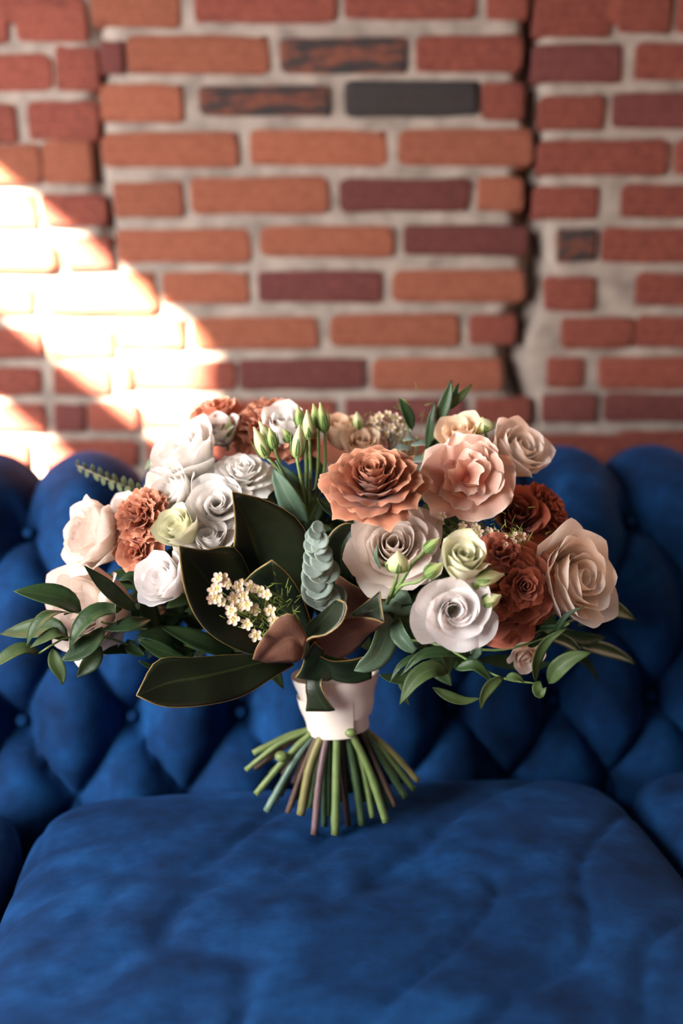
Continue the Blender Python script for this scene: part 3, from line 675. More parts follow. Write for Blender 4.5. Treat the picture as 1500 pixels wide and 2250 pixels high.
# ---- buds: tight twisted petals in green sepals on their own stems
BUDM = {'green': petal_mat('bud_petal', C(150, 168, 96), C(206, 212, 156), C(232, 228, 184), C(216, 218, 160), 0.2), 'young': petal_mat('young_bud_petal', C(108, 136, 70), C(150, 172, 100), C(196, 202, 140), C(190, 196, 130), 0.2)}
def bud(bx, by, tx, ty, d, wpx, stem=None, kind='green', dt=0.0, label=None):
    a = P(bx, by, d); b = P(tx, ty, d + dt); L = np.linalg.norm(b - a); R = wpx / 2 * pxm(bx, by, d); M = frame(b - a, (0, -1, 0))
    nv, th = 12, 16; V, uv = [], []
    for i in range(nv):
        t = i / (nv - 1); r = R * (math.sin(math.pi * min(1, 0.06 + 0.94 * t) ** 0.72) ** 0.8) if t < 1 else R * 0.12
        r = max(r, R * 0.16 * (1 if t > 0.5 else 0.8))
        for k in range(th):
            an = 2 * math.pi * k / th; rr = r * (1 + 0.10 * math.sin(3 * an + 5 * t))
            V.append((rr * math.cos(an), rr * math.sin(an), L * t + (0.04 * L * math.sin(3 * an + 5) if i == nv - 1 else 0))); uv.append((k / th, t))
    F = [(j * th + k, j * th + (k + 1) % th, (j + 1) * th + (k + 1) % th, (j + 1) * th + k) for j in range(nv - 1) for k in range(th)]
    F.append(tuple((nv - 1) * th + k for k in range(th)))
    o = mk('lisianthus_bud', np.array(V) @ M.T + a, F, [BUDM[kind]], bouquet, a, uv=np.array(uv))
    if label: o['label'] = label
    for k in range(5):
        an = k * 1.2566 + 0.3; ln = random.uniform(0.45, 0.8)
        mid = catmull(np.array([(0.15 * R, 0, -0.02 * L), (0.9 * R, 0, 0.14 * L), (1.12 * R, 0, ln * 0.6 * L), (1.16 * R, 0, ln * L)]), 7)
        V, F, I, u2 = leaf_geo(mid, 0.26 * R, (1, 0, 0.1), 0.2, 0.0003)
        mk('sepal', rotz(V, an) @ M.T + a, F, [SEPAL] * 3, o, a, I, u2)
    if stem:
        pts = [a] + [P(*s) for s in stem]; V, F = tube(pts, [0.0013, 0.0017, 0.0018], 7, 12); mk('bud_stem', V, F, [STEMG], o, a)
    return o
BASE = (672, 1150, 0.90)
for q in [(586, 1005, 558, 940, 0.875, 30, [(620, 1040, 0.88), (655, 1095, 0.89), BASE], 'green'), (604, 990, 570, 928, 0.885, 30, [(630, 1050, 0.89), BASE], 'green'),
          (603, 985, 592, 940, 0.872, 24, [(612, 1010, 0.88), (645, 1080, 0.89), BASE], 'young'), (652, 1005, 658, 935, 0.866, 30, [(662, 1060, 0.875), (668, 1110, 0.89), BASE], 'green'),
          (638, 972, 622, 942, 0.878, 20, [(650, 1000, 0.88), (668, 1100, 0.89), BASE], 'young'), (680, 965, 674, 902, 0.885, 27, [(682, 1040, 0.89), (680, 1120, 0.9), BASE], 'green'),
          (662, 940, 654, 892, 0.895, 24, [(672, 1000, 0.895), BASE], 'young'), (700, 940, 688, 888, 0.895, 24, [(698, 1040, 0.9), (684, 1120, 0.9), BASE], 'young'),
          (714, 950, 703, 886, 0.892, 25, [(712, 1040, 0.9), (690, 1120, 0.9), BASE], 'young'), (790, 945, 783, 906, 0.94, 26, [(795, 1000, 0.94), (790, 1060, 0.93)], 'green'),
          (874, 1258, 874, 1212, 0.765, 50, [(866, 1285, 0.775), (850, 1325, 0.80)], 'green'), (932, 1212, 966, 1182, 0.778, 24, [(905, 1240, 0.78), (880, 1280, 0.785), (862, 1310, 0.80)], 'young'),
          (934, 1266, 972, 1238, 0.762, 32, [(915, 1280, 0.765), (885, 1285, 0.77), (852, 1318, 0.80)], 'young'), (1046, 1276, 1106, 1262, 0.768, 36, [(1035, 1290, 0.78), (1010, 1300, 0.80)], 'green'),
          (1060, 1330, 1100, 1308, 0.765, 36, [(1050, 1340, 0.78), (1030, 1345, 0.80)], 'green'), (1038, 1290, 1060, 1276, 0.77, 22, None, 'young'),
          (1066, 950, 1056, 918, 0.893, 46, [(1075, 985, 0.90), (1080, 1040, 0.90)], 'green'), (1098, 1032, 1112, 1000, 0.885, 30, [(1090, 1050, 0.89), (1080, 1080, 0.9)], 'young'),
          (498, 960, 505, 925, 0.93, 24, [(500, 990, 0.93)], 'young')]:
    bud(*q)

# ---- magnolia leaves
loft('magnolia_leaf', [(510, 1080, .800), (517, 1150, .812), (512, 1215, .818), (497, 1264, .825), (540, 1350, .845), (620, 1440, .865)],
     [(510, 1080, .800), (545, 1160, .825), (575, 1250, .84), (600, 1330, .85), (620, 1390, .86), (635, 1445, .87)],
     [(510, 1080, .800), (592, 1103, .820), (660, 1150, .83), (690, 1240, .835), (690, 1340, .845), (650, 1445, .87)], MAG, bouquet, bow=0.06, label='tallest dark magnolia leaf with a pale rim')
loft('magnolia_leaf', [(393, 1200, .775), (403, 1280, .785), (425, 1345, .80), (465, 1395, .82), (530, 1430, .84), (615, 1450, .865)],
     [(393, 1200, .775), (430, 1245, .80), (475, 1300, .82), (520, 1350, .835), (570, 1405, .85), (625, 1450, .87)],
     [(393, 1200, .775), (450, 1209, .80), (517, 1205, .815), (560, 1290, .83), (600, 1370, .85), (635, 1450, .87)], MAG, bouquet, bow=0.05, label='broad magnolia leaf pointing up to the left')
loft('magnolia_leaf', [(597, 1231, .790), (552, 1262, .80), (528, 1300, .815), (545, 1350, .83), (590, 1400, .845), (660, 1440, .86)],
     [(597, 1231, .790), (605, 1270, .805), (615, 1310, .82), (630, 1350, .83), (650, 1400, .845), (668, 1440, .86)],
     [(597, 1231, .790), (632, 1262, .80), (660, 1305, .808), (680, 1360, .82), (688, 1405, .84), (672, 1440, .86)], MAG, bouquet, bow=0.05, label='magnolia leaf behind the waxflower spray')
loft('magnolia_leaf', [(300, 1528, .775), (345, 1452, .800), (420, 1446, .82), (500, 1440, .84), (570, 1440, .855), (640, 1450, .872)],
     [(300, 1528, .775), (370, 1500, .795), (440, 1488, .81), (510, 1472, .83), (580, 1455, .85), (640, 1455, .872)],
     [(300, 1528, .775), (360, 1552, .785), (445, 1550, .80), (530, 1530, .825), (600, 1488, .845), (645, 1462, .872)], MAG, bouquet, bow=-0.04, label='long magnolia leaf lying low to the left')
# curled leaf: brown underside rolled outward, green side to the right
loft('magnolia_leaf', [(745, 1318, .770), (762, 1330, .765), (750, 1368, .763), (715, 1395, .765), (676, 1405, .770), (664, 1448, .80)],
     [(742, 1320, .775), (725, 1345, .778), (705, 1368, .785), (690, 1385, .79), (676, 1402, .80), (664, 1448, .82)],
     [(738, 1320, .78), (700, 1352, .79), (680, 1368, .80), (672, 1380, .81), (668, 1400, .815), (664, 1448, .83)], MAG, bouquet, face=(0, -0.6, 0.8), label='small magnolia leaf with its green tip turned up')
loft('magnolia_leaf', [(556, 1448, .785), (566, 1420, .778), (590, 1385, .770), (612, 1358, .765), (640, 1350, .763), (662, 1378, .768), (676, 1405, .772)],
     [(570, 1450, .79), (590, 1430, .783), (610, 1412, .777), (628, 1402, .773), (642, 1398, .772), (656, 1410, .776), (666, 1425, .782)],
     [(590, 1455, .80), (605, 1455, .795), (620, 1455, .79), (635, 1455, .788), (645, 1455, .787), (654, 1452, .788), (660, 1448, .79)], [MAG_B, MAG_T, MAG_R], bouquet, bow=0.16, label='curled magnolia leaf showing its brown underside')
loft('magnolia_leaf', [(842, 1366, .775), (812, 1358, .778), (775, 1357, .785), (745, 1364, .79), (712, 1385, .80), (680, 1410, .81)],
     [(842, 1366, .775), (818, 1372, .785), (785, 1385, .795), (755, 1400, .805), (720, 1425, .815), (685, 1440, .83)],
     [(842, 1366, .775), (815, 1392, .80), (790, 1420, .81), (760, 1440, .82), (725, 1455, .835), (690, 1460, .85)], [MAG_B, MAG_T, MAG_R], bouquet, bow=0.05, label='magnolia leaf turned over to its red brown underside')
loft('magnolia_leaf', [(834, 1300, .783), (812, 1318, .788), (792, 1334, .795), (772, 1350, .80)],
     [(838, 1332, .778), (822, 1340, .785), (800, 1348, .79), (778, 1354, .797)],
     [(843, 1366, .774), (825, 1362, .779), (800, 1358, .785), (778, 1358, .793)], MAG, bouquet, label='green folded tip of the turned magnolia leaf')
loft('magnolia_leaf', [(740, 1262, .825), (775, 1285, .82), (810, 1300, .818), (850, 1318, .815)],
     [(735, 1300, .835), (765, 1320, .83), (800, 1335, .83), (845, 1335, .825)],
     [(730, 1350, .845), (760, 1365, .845), (790, 1375, .845), (830, 1360, .84)], [MAG_B, MAG_T, MAG_R], bouquet, bow=0.1, label='magnolia leaf with brown back behind the eucalyptus')
loft('magnolia_leaf', [(785, 1150, .845), (752, 1152, .84), (725, 1175, .84), (715, 1210, .845), (730, 1260, .855)],
     [(785, 1150, .845), (765, 1175, .845), (752, 1200, .848), (750, 1225, .853), (748, 1265, .858)],
     [(785, 1150, .845), (778, 1172, .842), (770, 1200, .842), (775, 1235, .85), (772, 1270, .86)], MAG, bouquet, label='magnolia leaf between the eucalyptus and the ivory rose')
loft('magnolia_leaf', [(735, 1560, .845), (715, 1530, .842), (705, 1505, .842), (712, 1485, .848), (745, 1470, .862)],
     [(722, 1562, .846), (700, 1530, .846), (692, 1505, .848), (698, 1482, .855), (740, 1462, .868)],
     [(672, 1562, .850), (675, 1535, .850), (672, 1510, .852), (680, 1480, .86), (730, 1455, .875)], MAG, bouquet, label='magnolia leaf hanging over the ribbon')
loft('magnolia_leaf', [(690, 1410, .80), (672, 1440, .812), (662, 1470, .822), (650, 1488, .835)],
     [(712, 1430, .82), (700, 1455, .828), (690, 1475, .835), (676, 1492, .845)],
     [(770, 1450, .83), (760, 1472, .838), (745, 1482, .845), (720, 1495, .852)], [DRK_T, MAG_B, MAG_R], bouquet, bow=0.08)
loft('magnolia_leaf', [(700, 1440, .82), (730, 1452, .822), (770, 1450, .825), (812, 1440, .83)],
     [(700, 1455, .835), (735, 1475, .835), (775, 1478, .84), (815, 1465, .84)],
     [(705, 1475, .85), (740, 1495, .85), (780, 1500, .853), (815, 1490, .85)], [DRK_T, MAG_B, MAG_R], bouquet, bow=0.05)

# ---- lisianthus leaves
leaf('lisianthus_leaf', [(850, 1345, .82), (848, 1395, .80), (825, 1445, .79), (778, 1474, .785)], 62, LIS, bouquet, (0.4, -0.9, 0.2), 0.2, prof_='mag', label='blue green drooping leaf right of the ribbon')
leaf('lisianthus_leaf', [(870, 1360, .81), (880, 1395, .79), (905, 1425, .785), (918, 1424, .785)], 44, LIS, bouquet, (-0.5, -0.8, 0.3), 0.5, prof_='mag')
leaf('lisianthus_leaf', [(830, 1320, .825), (870, 1320, .805), (905, 1350, .80)], 70, LIS, bouquet, (0, -0.8, 0.6), 0.15, prof_='mag')
leaf('lisianthus_leaf', [(672, 1150, .895), (640, 1105, .865), (600, 1030, .868)], 56, LIS, bouquet, (-0.3, -0.9, 0.2), 0.3, prof_='mag', label='grey green leaf below the lisianthus buds')
leaf('lisianthus_leaf', [(676, 1110, .893), (645, 1060, .872), (606, 1012, .873)], 34, LIS, bouquet, (0.4, -0.8, 0.4), 0.3)
leaf('lisianthus_leaf', [(790, 1145, .84), (745, 1130, .83), (712, 1110, .825), (696, 1092, .822)], 40, DRK, bouquet, (0, -0.8, 0.6), 0.4)
leaf('lisianthus_leaf', [(836, 1250, .778), (826, 1222, .775), (828, 1195, .777)], 12, LIS, bouquet, (-0.6, -0.8, 0), 0.3)
leaf('lisianthus_leaf', [(880, 1330, .80), (920, 1370, .81), (900, 1420, .82)], 60, DRK, bouquet, (0, -0.9, 0.3), 0.3, prof_='mag')
leaf('lisianthus_leaf', [(1040, 1405, .80), (1046, 1430, .80), (1030, 1456, .803)], 26, LIS, bouquet, (0, -0.9, 0.2), 0.3)

# ---- sprigs of ruscus
def sprig(name, stem, leaves, mats, r=0.0013, label=None, smat=None):
    pts = [P(*s) for s in stem]; V, F = tube(pts, [r, r * 0.7], 7, 14); o = mk(name, V, F, [smat or STEMG], bouquet, pts[0])
    if label: o['label'] = label
    for l in leaves: leaf('leaf', l[0], l[1], l[2] if len(l) > 2 and l[2] else mats, o, l[3] if len(l) > 3 else (0.0, -0.7, 0.7), l[4] if len(l) > 4 else 0.28)
    return o
UPL = (-0.2, -0.6, 0.75)
sprig('ruscus_sprig', [(420, 1420, .865), (330, 1385, .85), (240, 1372, .84), (170, 1345, .83), (140, 1350, .825)],
      [([(178, 1343, .832), (140, 1318, .825), (90, 1306, .82), (30, 1299, .815)], 62, None, UPL), ([(146, 1345, .826), (110, 1352, .815), (78, 1380, .81), (58, 1420, .808)], 44, None, (-0.6, -0.6, 0.5)),
       ([(300, 1340, .838), (262, 1318, .828), (225, 1285, .82), (185, 1243, .815)], 46, DRK, (0.4, -0.6, 0.7)), ([(268, 1338, .835), (215, 1345, .822), (175, 1380, .815), (152, 1425, .812)], 52, None, (-0.5, -0.7, 0.5)),
       ([(330, 1360, .85), (300, 1370, .83), (262, 1378, .825), (222, 1384, .825)], 42, DRK, (0, -0.6, 0.8)), ([(320, 1300, .85), (290, 1268, .845), (262, 1276, .843)], 34, DRK, (0, -0.6, 0.8))], RUS, label='ruscus sprig trailing out to the left')
sprig('ruscus_sprig', [(420, 1445, .87), (320, 1430, .85), (230, 1400, .835), (150, 1400, .825), (85, 1436, .815)],
      [([(150, 1408, .825), (120, 1384, .83), (75, 1384, .84), (0, 1393, .85)], 58, None, UPL), ([(150, 1402, .82), (125, 1392, .81), (95, 1405, .808), (66, 1424, .806)], 34, OLV, UPL),
       ([(86, 1436, .815), (55, 1426, .808), (20, 1440, .803), (-30, 1475, .80)], 40, OLV, UPL), ([(225, 1378, .832), (205, 1410, .82), (170, 1435, .815), (132, 1452, .812)], 54, DRK, (-0.3, -0.8, 0.5)),
       ([(115, 1425, .82), (122, 1455, .815), (134, 1480, .813), (138, 1505, .812)], 34, OLV, (0.2, -0.9, 0.2)), ([(222, 1420, .835), (205, 1450, .83), (186, 1470, .828), (168, 1488, .826)], 40, RUS, (0.1, -0.9, 0.3)),
       ([(300, 1430, .85), (260, 1428, .84), (220, 1436, .835)], 26, DRK)], RUS, label='lower ruscus sprig with hanging leaf tips at the left edge')
sprig('ruscus_sprig', [(520, 1450, .87), (430, 1425, .86), (330, 1400, .85), (260, 1425, .845)],
      [([(420, 1440, .86), (370, 1405, .845), (330, 1395, .84), (298, 1398, .838)], 56, DRK, (0, -0.6, 0.8)), ([(430, 1430, .86), (390, 1440, .845), (345, 1425, .84), (300, 1405, .838)], 44, RUS, (0, -0.8, 0.5)),
       ([(520, 1440, .87), (460, 1420, .855), (400, 1395, .85), (350, 1375, .848)], 54, DRK, (0, -0.6, 0.8)), ([(330, 1420, .85), (310, 1430, .845), (320, 1442, .845)], 26, RUS), ([(350, 1470, .85), (325, 1462, .845), (305, 1452, .843)], 14, RUS),
       ([(280, 1405, .845), (290, 1425, .842), (320, 1442, .84)], 30, DRK)], RUS)
R_UP = (0.2, -0.7, 0.65)
sprig('ruscus_sprig', [(880, 1405, .82), (945, 1412, .80), (1010, 1440, .79), (1060, 1470, .785), (1110, 1492, .78), (1180, 1502, .775)],
      [([(1035, 1440, .80), (985, 1432, .79), (925, 1440, .785), (880, 1485, .783)], 28, RUS, R_UP), ([(985, 1478, .79), (950, 1470, .78), (910, 1495, .775), (878, 1548, .772)], 45, OLV, (-0.4, -0.8, 0.5)),
       ([(960, 1440, .80), (920, 1442, .79), (880, 1462, .785), (856, 1500, .783)], 19, RUS, (-0.4, -0.8, 0.5)), ([(1000, 1470, .79), (1040, 1462, .782), (1066, 1482, .78), (1080, 1500, .778)], 31, RUS, R_UP),
       ([(1106, 1488, .78), (1078, 1505, .775), (1062, 1530, .773), (1056, 1558, .772)], 28, OLV, (0.3, -0.9, 0.3)), ([(950, 1510, .79), (985, 1530, .785), (1020, 1540, .785), (1056, 1534, .785)], 25, OLV, (0, -0.8, 0.5)),
       ([(1110, 1490, .78), (1125, 1486, .776), (1140, 1490, .775), (1150, 1500, .775)], 19, OLV), ([(1176, 1498, .775), (1178, 1452, .768), (1200, 1410, .765), (1246, 1380, .763)], 27, OLV, (0.3, -0.8, 0.4)),
       ([(1186, 1496, .776), (1180, 1512, .772), (1186, 1526, .771), (1200, 1510, .77)], 27, OLV), ([(1205, 1502, .776), (1225, 1470, .768), (1260, 1445, .765), (1300, 1434, .763)], 42, OLV, (-0.3, -0.8, 0.5)),
       ([(900, 1480, .80), (880, 1492, .795), (855, 1490, .792), (832, 1482, .79)], 27, RUS), ([(900, 1500, .79), (890, 1530, .785), (900, 1550, .785)], 12, OLV)], RUS, label='ruscus sprig trailing to the right under the white lisianthus')
sprig('ruscus_sprig', [(1000, 1420, .84), (1100, 1428, .83), (1200, 1400, .82), (1250, 1370, .80)],
      [([(1215, 1400, .80), (1225, 1378, .79), (1245, 1352, .785), (1285, 1330, .78)], 14, DRK, (0, -0.7, 0.6)), ([(1150, 1395, .82), (1180, 1382, .81), (1220, 1378, .80), (1262, 1386, .80)], 16, DRK, (0, -0.7, 0.6)),
       ([(1200, 1400, .84), (1240, 1410, .845), (1270, 1430, .85), (1280, 1445, .85)], 31, RUS, R_UP), ([(1110, 1420, .83), (1130, 1395, .82), (1160, 1390, .82)], 27, DRK), ([(1160, 1420, .84), (1190, 1400, .83), (1215, 1402, .83)], 31, DRK)], RUS)
sprig('ruscus_sprig', [(1180, 1400, .88), (1240, 1370, .89), (1290, 1350, .90)],
      [([(1270, 1375, .90), (1310, 1340, .90), (1350, 1340, .905), (1396, 1362, .91)], 55, OLV, R_UP), ([(1280, 1330, .92), (1310, 1320, .92), (1340, 1326, .925)], 20, DRK), ([(1230, 1390, .92), (1280, 1405, .92), (1330, 1400, .925)], 34, DRK, R_UP),
       ([(1270, 1420, .91), (1310, 1425, .92), (1360, 1440, .93), (1398, 1460, .935)], 36, RUS, R_UP), ([(1240, 1430, .90), (1280, 1450, .91), (1305, 1480, .92), (1312, 1500, .92)], 28, DRK, R_UP),
       ([(1050, 1450, .89), (1110, 1455, .90), (1170, 1465, .90), (1220, 1455, .90)], 36, DRK)], RUS, label='dark leaves out of focus at the right edge')
sprig('ruscus_sprig', [(925, 1010, .93), (950, 965, .925), (975, 910, .92), (1000, 850, .92)],
      [([(938, 990, .92), (944, 950, .915), (948, 915, .913), (957, 882, .913)], 20, RUS, (-0.4, -0.9, 0.2)), ([(962, 935, .92), (972, 905, .915), (984, 868, .913), (992, 834, .913)], 30, RUS, (-0.2, -0.9, 0.2)),
       ([(978, 905, .922), (992, 880, .92), (1000, 858, .92), (1008, 842, .92)], 19, DRK, (0, -0.9, 0.2)), ([(985, 900, .92), (1002, 880, .918), (1020, 862, .917), (1037, 844, .917)], 19, OLV, (0.3, -0.9, 0.2)),
       ([(940, 1000, .925), (968, 965, .918), (988, 935, .916), (1008, 912, .916)], 28, DRK, (0.3, -0.9, 0.2)), ([(955, 1005, .93), (975, 975, .925), (985, 950, .922)], 19, DRK)], RUS, label='upright ruscus sprig rising above the bouquet')
sprig('ruscus_sprig', [(895, 1000, .95), (900, 965, .945), (895, 935, .942)],
      [([(905, 945, .942), (897, 915, .94), (885, 890, .94), (876, 874, .94)], 27, RUS, (0.2, -0.9, 0.2))], RUS)

# ---- eucalyptus: stacked silver discs in front; a slim sprig far left
pts = [P(715, 1350, .825), P(705, 1270, .80), P(690, 1155, .785)]
V, F = tube(pts, [0.0016, 0.0008], 7, 12); euc = mk('eucalyptus_sprig', V, F, [STEMG], bouquet, pts[0], label='silver green eucalyptus tip of overlapping round leaves')
random.seed(60)
for i in range(34):
    t = i / 33; cx = lerp(712, 692, t) + random.choice((-1, 1)) * lerp(20, 6, t) * (0.4 + 0.6 * (i % 2)); cy = lerp(1318, 1158, t); d = lerp(.800, .778, t) + 0.004 * (i % 3)
    r = lerp(33, 15, t ** 1.2) * random.uniform(0.9, 1.08); c = P(cx, cy, d); R = r * pxm(cx, cy, d)
    ax = nrm((random.uniform(-0.45, 0.45), -0.9, random.uniform(0.15, 0.75))); M = frame(ax)
    tq = np.linspace(-1, 1, 9); mid = np.stack([np.zeros(9), tq * R, 0.12 * R * tq ** 2], 1) @ M.T + c
    V, F, I, uv = leaf_geo(mid, R, ax, 0.12, 0.0006, 'oval', 9)
    mk('leaf', V, F, EUC, euc, c, I, uv)
pts = [P(345, 1100, .93), P(285, 1072, .945), P(225, 1048, .955), P(168, 1022, .965)]
V, F = tube(pts, [0.0012, 0.0007], 7, 12); e2 = mk('eucalyptus_sprig', V, F, [plain('brown_twig', C(120, 104, 84), C(150, 132, 106), 60, 0.6)], bouquet, pts[0], label='slim eucalyptus sprig reaching left over the sofa back')
for i in range(10):
    t = i / 9; cx, cy, d = lerp(328, 172, t), lerp(1092, 1024, t), lerp(.934, .965, t)
    for s in (-1, 1):
        ln = lerp(30, 16, t) * random.uniform(0.8, 1.1); a = random.uniform(-0.3, 0.3)
        leaf('leaf', [(cx, cy, d), (cx + s * 0.2 * ln + 6 * a, cy + s * 0.55 * ln, d - 0.004), (cx + s * 0.3 * ln + 14 * a, cy + s * ln, d - 0.006)], ln * 0.5, EUC2, e2, (0.2, -0.8, 0.5), 0.2, prof_='oval', n=7)
for pq in ([(352, 1008, .92), (335, 1012, .915), (318, 1034, .915)], [(346, 1030, .92), (338, 1045, .918), (330, 1040, .918)]):
    leaf('leaf', pq, 16, EUC2, e2, (0, -0.8, 0.5), 0.2)
pts = [P(900, 1040, .94), P(912, 1000, .935), P(915, 960, .93)]
V, F = tube(pts, [0.0012, 0.0007], 7, 8); e3 = mk('eucalyptus_sprig', V, F, [STEMG], bouquet, pts[0], label='pale eucalyptus sprig beside the upright ruscus')
for cx, cy, r in ((885, 985, 22), (925, 975, 22), (880, 1005, 24), (928, 1010, 26), (905, 1030, 26), (900, 965, 16), (915, 1045, 26), (940, 1035, 22)):
    leaf('leaf', [(cx - r, cy + 3, .93), (cx, cy - 2, .928), (cx + r, cy + 3, .93)], r * 1.1, EUC, e3, (0.1, -0.45, 0.9), 0.15, prof_='oval')

# ---- waxflower
WAXP = petal_mat('waxflower_petal', C(206, 158, 146), C(226, 206, 188), C(236, 214, 200), None, 0.25)
WAXC = plain('waxflower_cup', C(190, 176, 96), C(214, 200, 132), 200, 0.5)
WAXR = plain('waxflower_ring', C(196, 150, 150), C(216, 176, 166), 200, 0.4)
NEED = plain('waxflower_needles', C(96, 116, 44), C(150, 164, 76), 80, 0.5)
def blossom_mesh():
    parts = []; uvs = []
    for k in range(5):
        a = k * 1.2566; rr, tt = np.meshgrid(np.linspace(0, 1, 4), np.linspace(0, 2 * math.pi, 9))
        X_ = 0.64 + 0.36 * rr * np.cos(tt); Y_ = 0.36 * rr * np.sin(tt); Z_ = 0.30 + 0.22 * rr ** 2 + 0.3 * (X_ - 0.64)
        V = rotz(np.stack([X_, Y_, Z_], -1).reshape(-1, 3), a); parts.append((V, grid_faces(4, 9), 0)); uvs.append(np.stack([tt.ravel() / 6.3, 0.4 + 0.5 * rr.ravel()], 1))
    pr = [(0.02, -0.5), (0.3, -0.4), (0.52, -0.05), (0.62, 0.34), (0.54, 0.36), (0.4, 0.2), (0.18, 0.16), (0.12, 0.38), (0.0, 0.4)]
    V = np.array([(r * math.cos(2 * math.pi * j / 12), r * math.sin(2 * math.pi * j / 12), z) for r, z in pr for j in range(12)])
    Fq = [(i * 12 + j, i * 12 + (j + 1) % 12, (i + 1) * 12 + (j + 1) % 12, (i + 1) * 12 + j) for i in range(len(pr) - 1) for j in range(12)]
    parts.append((V, Fq, [2] * 36 + [1] * 60)); uvs.append(np.zeros((len(V), 2)))
    V, F, I = cat(parts); return V, F, I, np.vstack(uvs)
BLO = blossom_mesh()
def waxflower(spots, root, label, seed, rpx=13.5, needles=70, d0=.772, nspread=(60, 40), ncen=None, dn=0.008):
    random.seed(seed); r0 = P(*root); V0, F0 = tube([r0, r0 * 0.5 + P(*spots[len(spots) // 2][:2], d0 + 0.01) * 0.5, P(*spots[len(spots) // 2][:2], d0 + 0.012)], [0.0011, 0.0006], 6, 8)
    o = mk('waxflower_spray', V0, F0, [plain('wax_twig', C(110, 92, 60), C(132, 120, 76), 50, 0.6)] if 'wax_twig' not in bpy.data.materials else [bpy.data.materials['wax_twig']], bouquet, r0, label=label)
    for s in spots:
        d = d0 + random.uniform(-0.006, 0.008); c = P(s[0], s[1], d); R = rpx * pxm(s[0], s[1], d) * (0.7 if len(s) > 2 else 1) * random.uniform(0.9, 1.1)
        ax = nrm((random.uniform(-0.6, 0.35), -0.9, random.uniform(-0.1, 0.7))); M = frame(ax); V, F, I, uv = BLO
        if len(s) > 2: V = V * np.array([0.62, 0.62, 1.0]); V[:, 2] = np.where(V[:, 2] > 0.2, V[:, 2] + 0.3, V[:, 2])
        V = rotz(V, random.random() * 6)
        mk('blossom', V * R @ M.T + c, F, [WAXP, WAXC, WAXR], o, c, I, uv)
    nparts = []
    cx0 = np.mean([s[0] for s in spots]) if ncen is None else ncen[0]; cy0 = np.mean([s[1] for s in spots]) if ncen is None else ncen[1]
    for s in spots:
        a = P(s[0], s[1], d0 + 0.006); b = a * 0.45 + P(cx0 + 25, cy0 + 30, d0 + 0.02) * 0.3 + r0 * 0.25
        nparts.append((*tube([a, (a + b) / 2 + np.array([0, 0, -0.001]), b], [0.0005, 0.0006], 5, 5), 0))
    for i in range(needles):
        cx = cx0 + random.gauss(0, nspread[0] / 2); cy = cy0 + random.gauss(0, nspread[1] / 2); a = P(cx, cy, d0 + dn + random.uniform(-0.006, 0.012))
        dv = nrm((random.uniform(-1, 0.8), random.uniform(-0.8, 0.2), random.uniform(0.1, 1))) * random.uniform(0.005, 0.010)
        nparts.append((*tube([a, a + dv], [0.0005, 0.0002], 4), 0))
    V, F, I = cat(nparts); n = mk('needle_foliage', V, F, [NEED], o, r0); n['kind'] = 'stuff'
    return o
z4 = [(95, 520), (155, 540), (85, 585), (250, 522, 0), (215, 568), (310, 560), (370, 585), (415, 615), (185, 640), (255, 625), (75, 642), (120, 665), (235, 688), (335, 712), (285, 685), (180, 722), (195, 780), (285, 805), (430, 730), (462, 792), (335, 885), (48, 640), (65, 600), (120, 512)]
waxflower([(450 + s[0] / 3, 1100 + s[1] / 3) + tuple(s[2:]) for s in z4], (660, 1420, .83), 'white waxflower spray in front of the magnolia leaves', 71, 15.0, 150, .770, (75, 60), (590, 1345))
waxflower([(820, 925), (835, 915), (852, 912), (866, 920), (880, 930), (842, 935), (858, 938), (872, 945), (826, 945), (894, 938), (812, 936), (845, 952)], (850, 1020, .95), 'pink tinged waxflower spray at the top of the bouquet', 73, 12, 150, .945, (85, 65), (855, 965))
waxflower([(1018, 1158), (1032, 1150), (1046, 1158), (1028, 1168), (1050, 1170), (1075, 1175), (1085, 1168), (1070, 1165), (965, 1148), (970, 1135), (1055, 1188)], (1000, 1240, .87), 'waxflower sprigs in the shade below the pink carnation', 75, 11.5, 120, .842, (130, 60), (1010, 1170))
waxflower([(1112, 1182, 0), (1124, 1180, 0), (1134, 1176, 0), (1142, 1178), (1110, 1195, 0), (1130, 1190, 0)], (1110, 1240, .87), 'cluster of round white waxflower buds beside the rust bloom', 77, 13, 40, .806, (40, 30))

# ---- dark inner foliage that closes the bouquet
random.seed(80); fp = []
for i in range(520):
    a = random.random() * 6.283; q = random.random() ** 0.5; x = 0.205 * q * math.cos(a); h = random.uniform(-1, 1)
    y = 0.930 + 0.055 * q * math.sin(a); zc = 0.45 + 0.205 + 0.055 * h * math.sqrt(max(0, 1 - (x / 0.22) ** 2))
    if abs(x) < 0.06 and zc < 0.645: zc = 0.69 - 0.5 * abs(x)
    c = np.array([x - 0.003, y, zc]); dv = nrm((x * 4 + random.gauss(0, 0.5), random.gauss(-0.2, 0.6), random.gauss(0.1, 0.5))); L = random.uniform(0.025, 0.045)
    mid = np.array([c, c + dv * L * 0.35, c + dv * L * 0.7 + np.array([0, 0, -0.002]), c + dv * L + np.array([0, 0, -0.005])])
    V, F, I, uv = leaf_geo(catmull(mid, 7), random.uniform(0.006, 0.010), (random.gauss(0, 0.3), -0.6, 0.7), 0.25, 0.0004, nu=5); fp.append((V, F, 0))
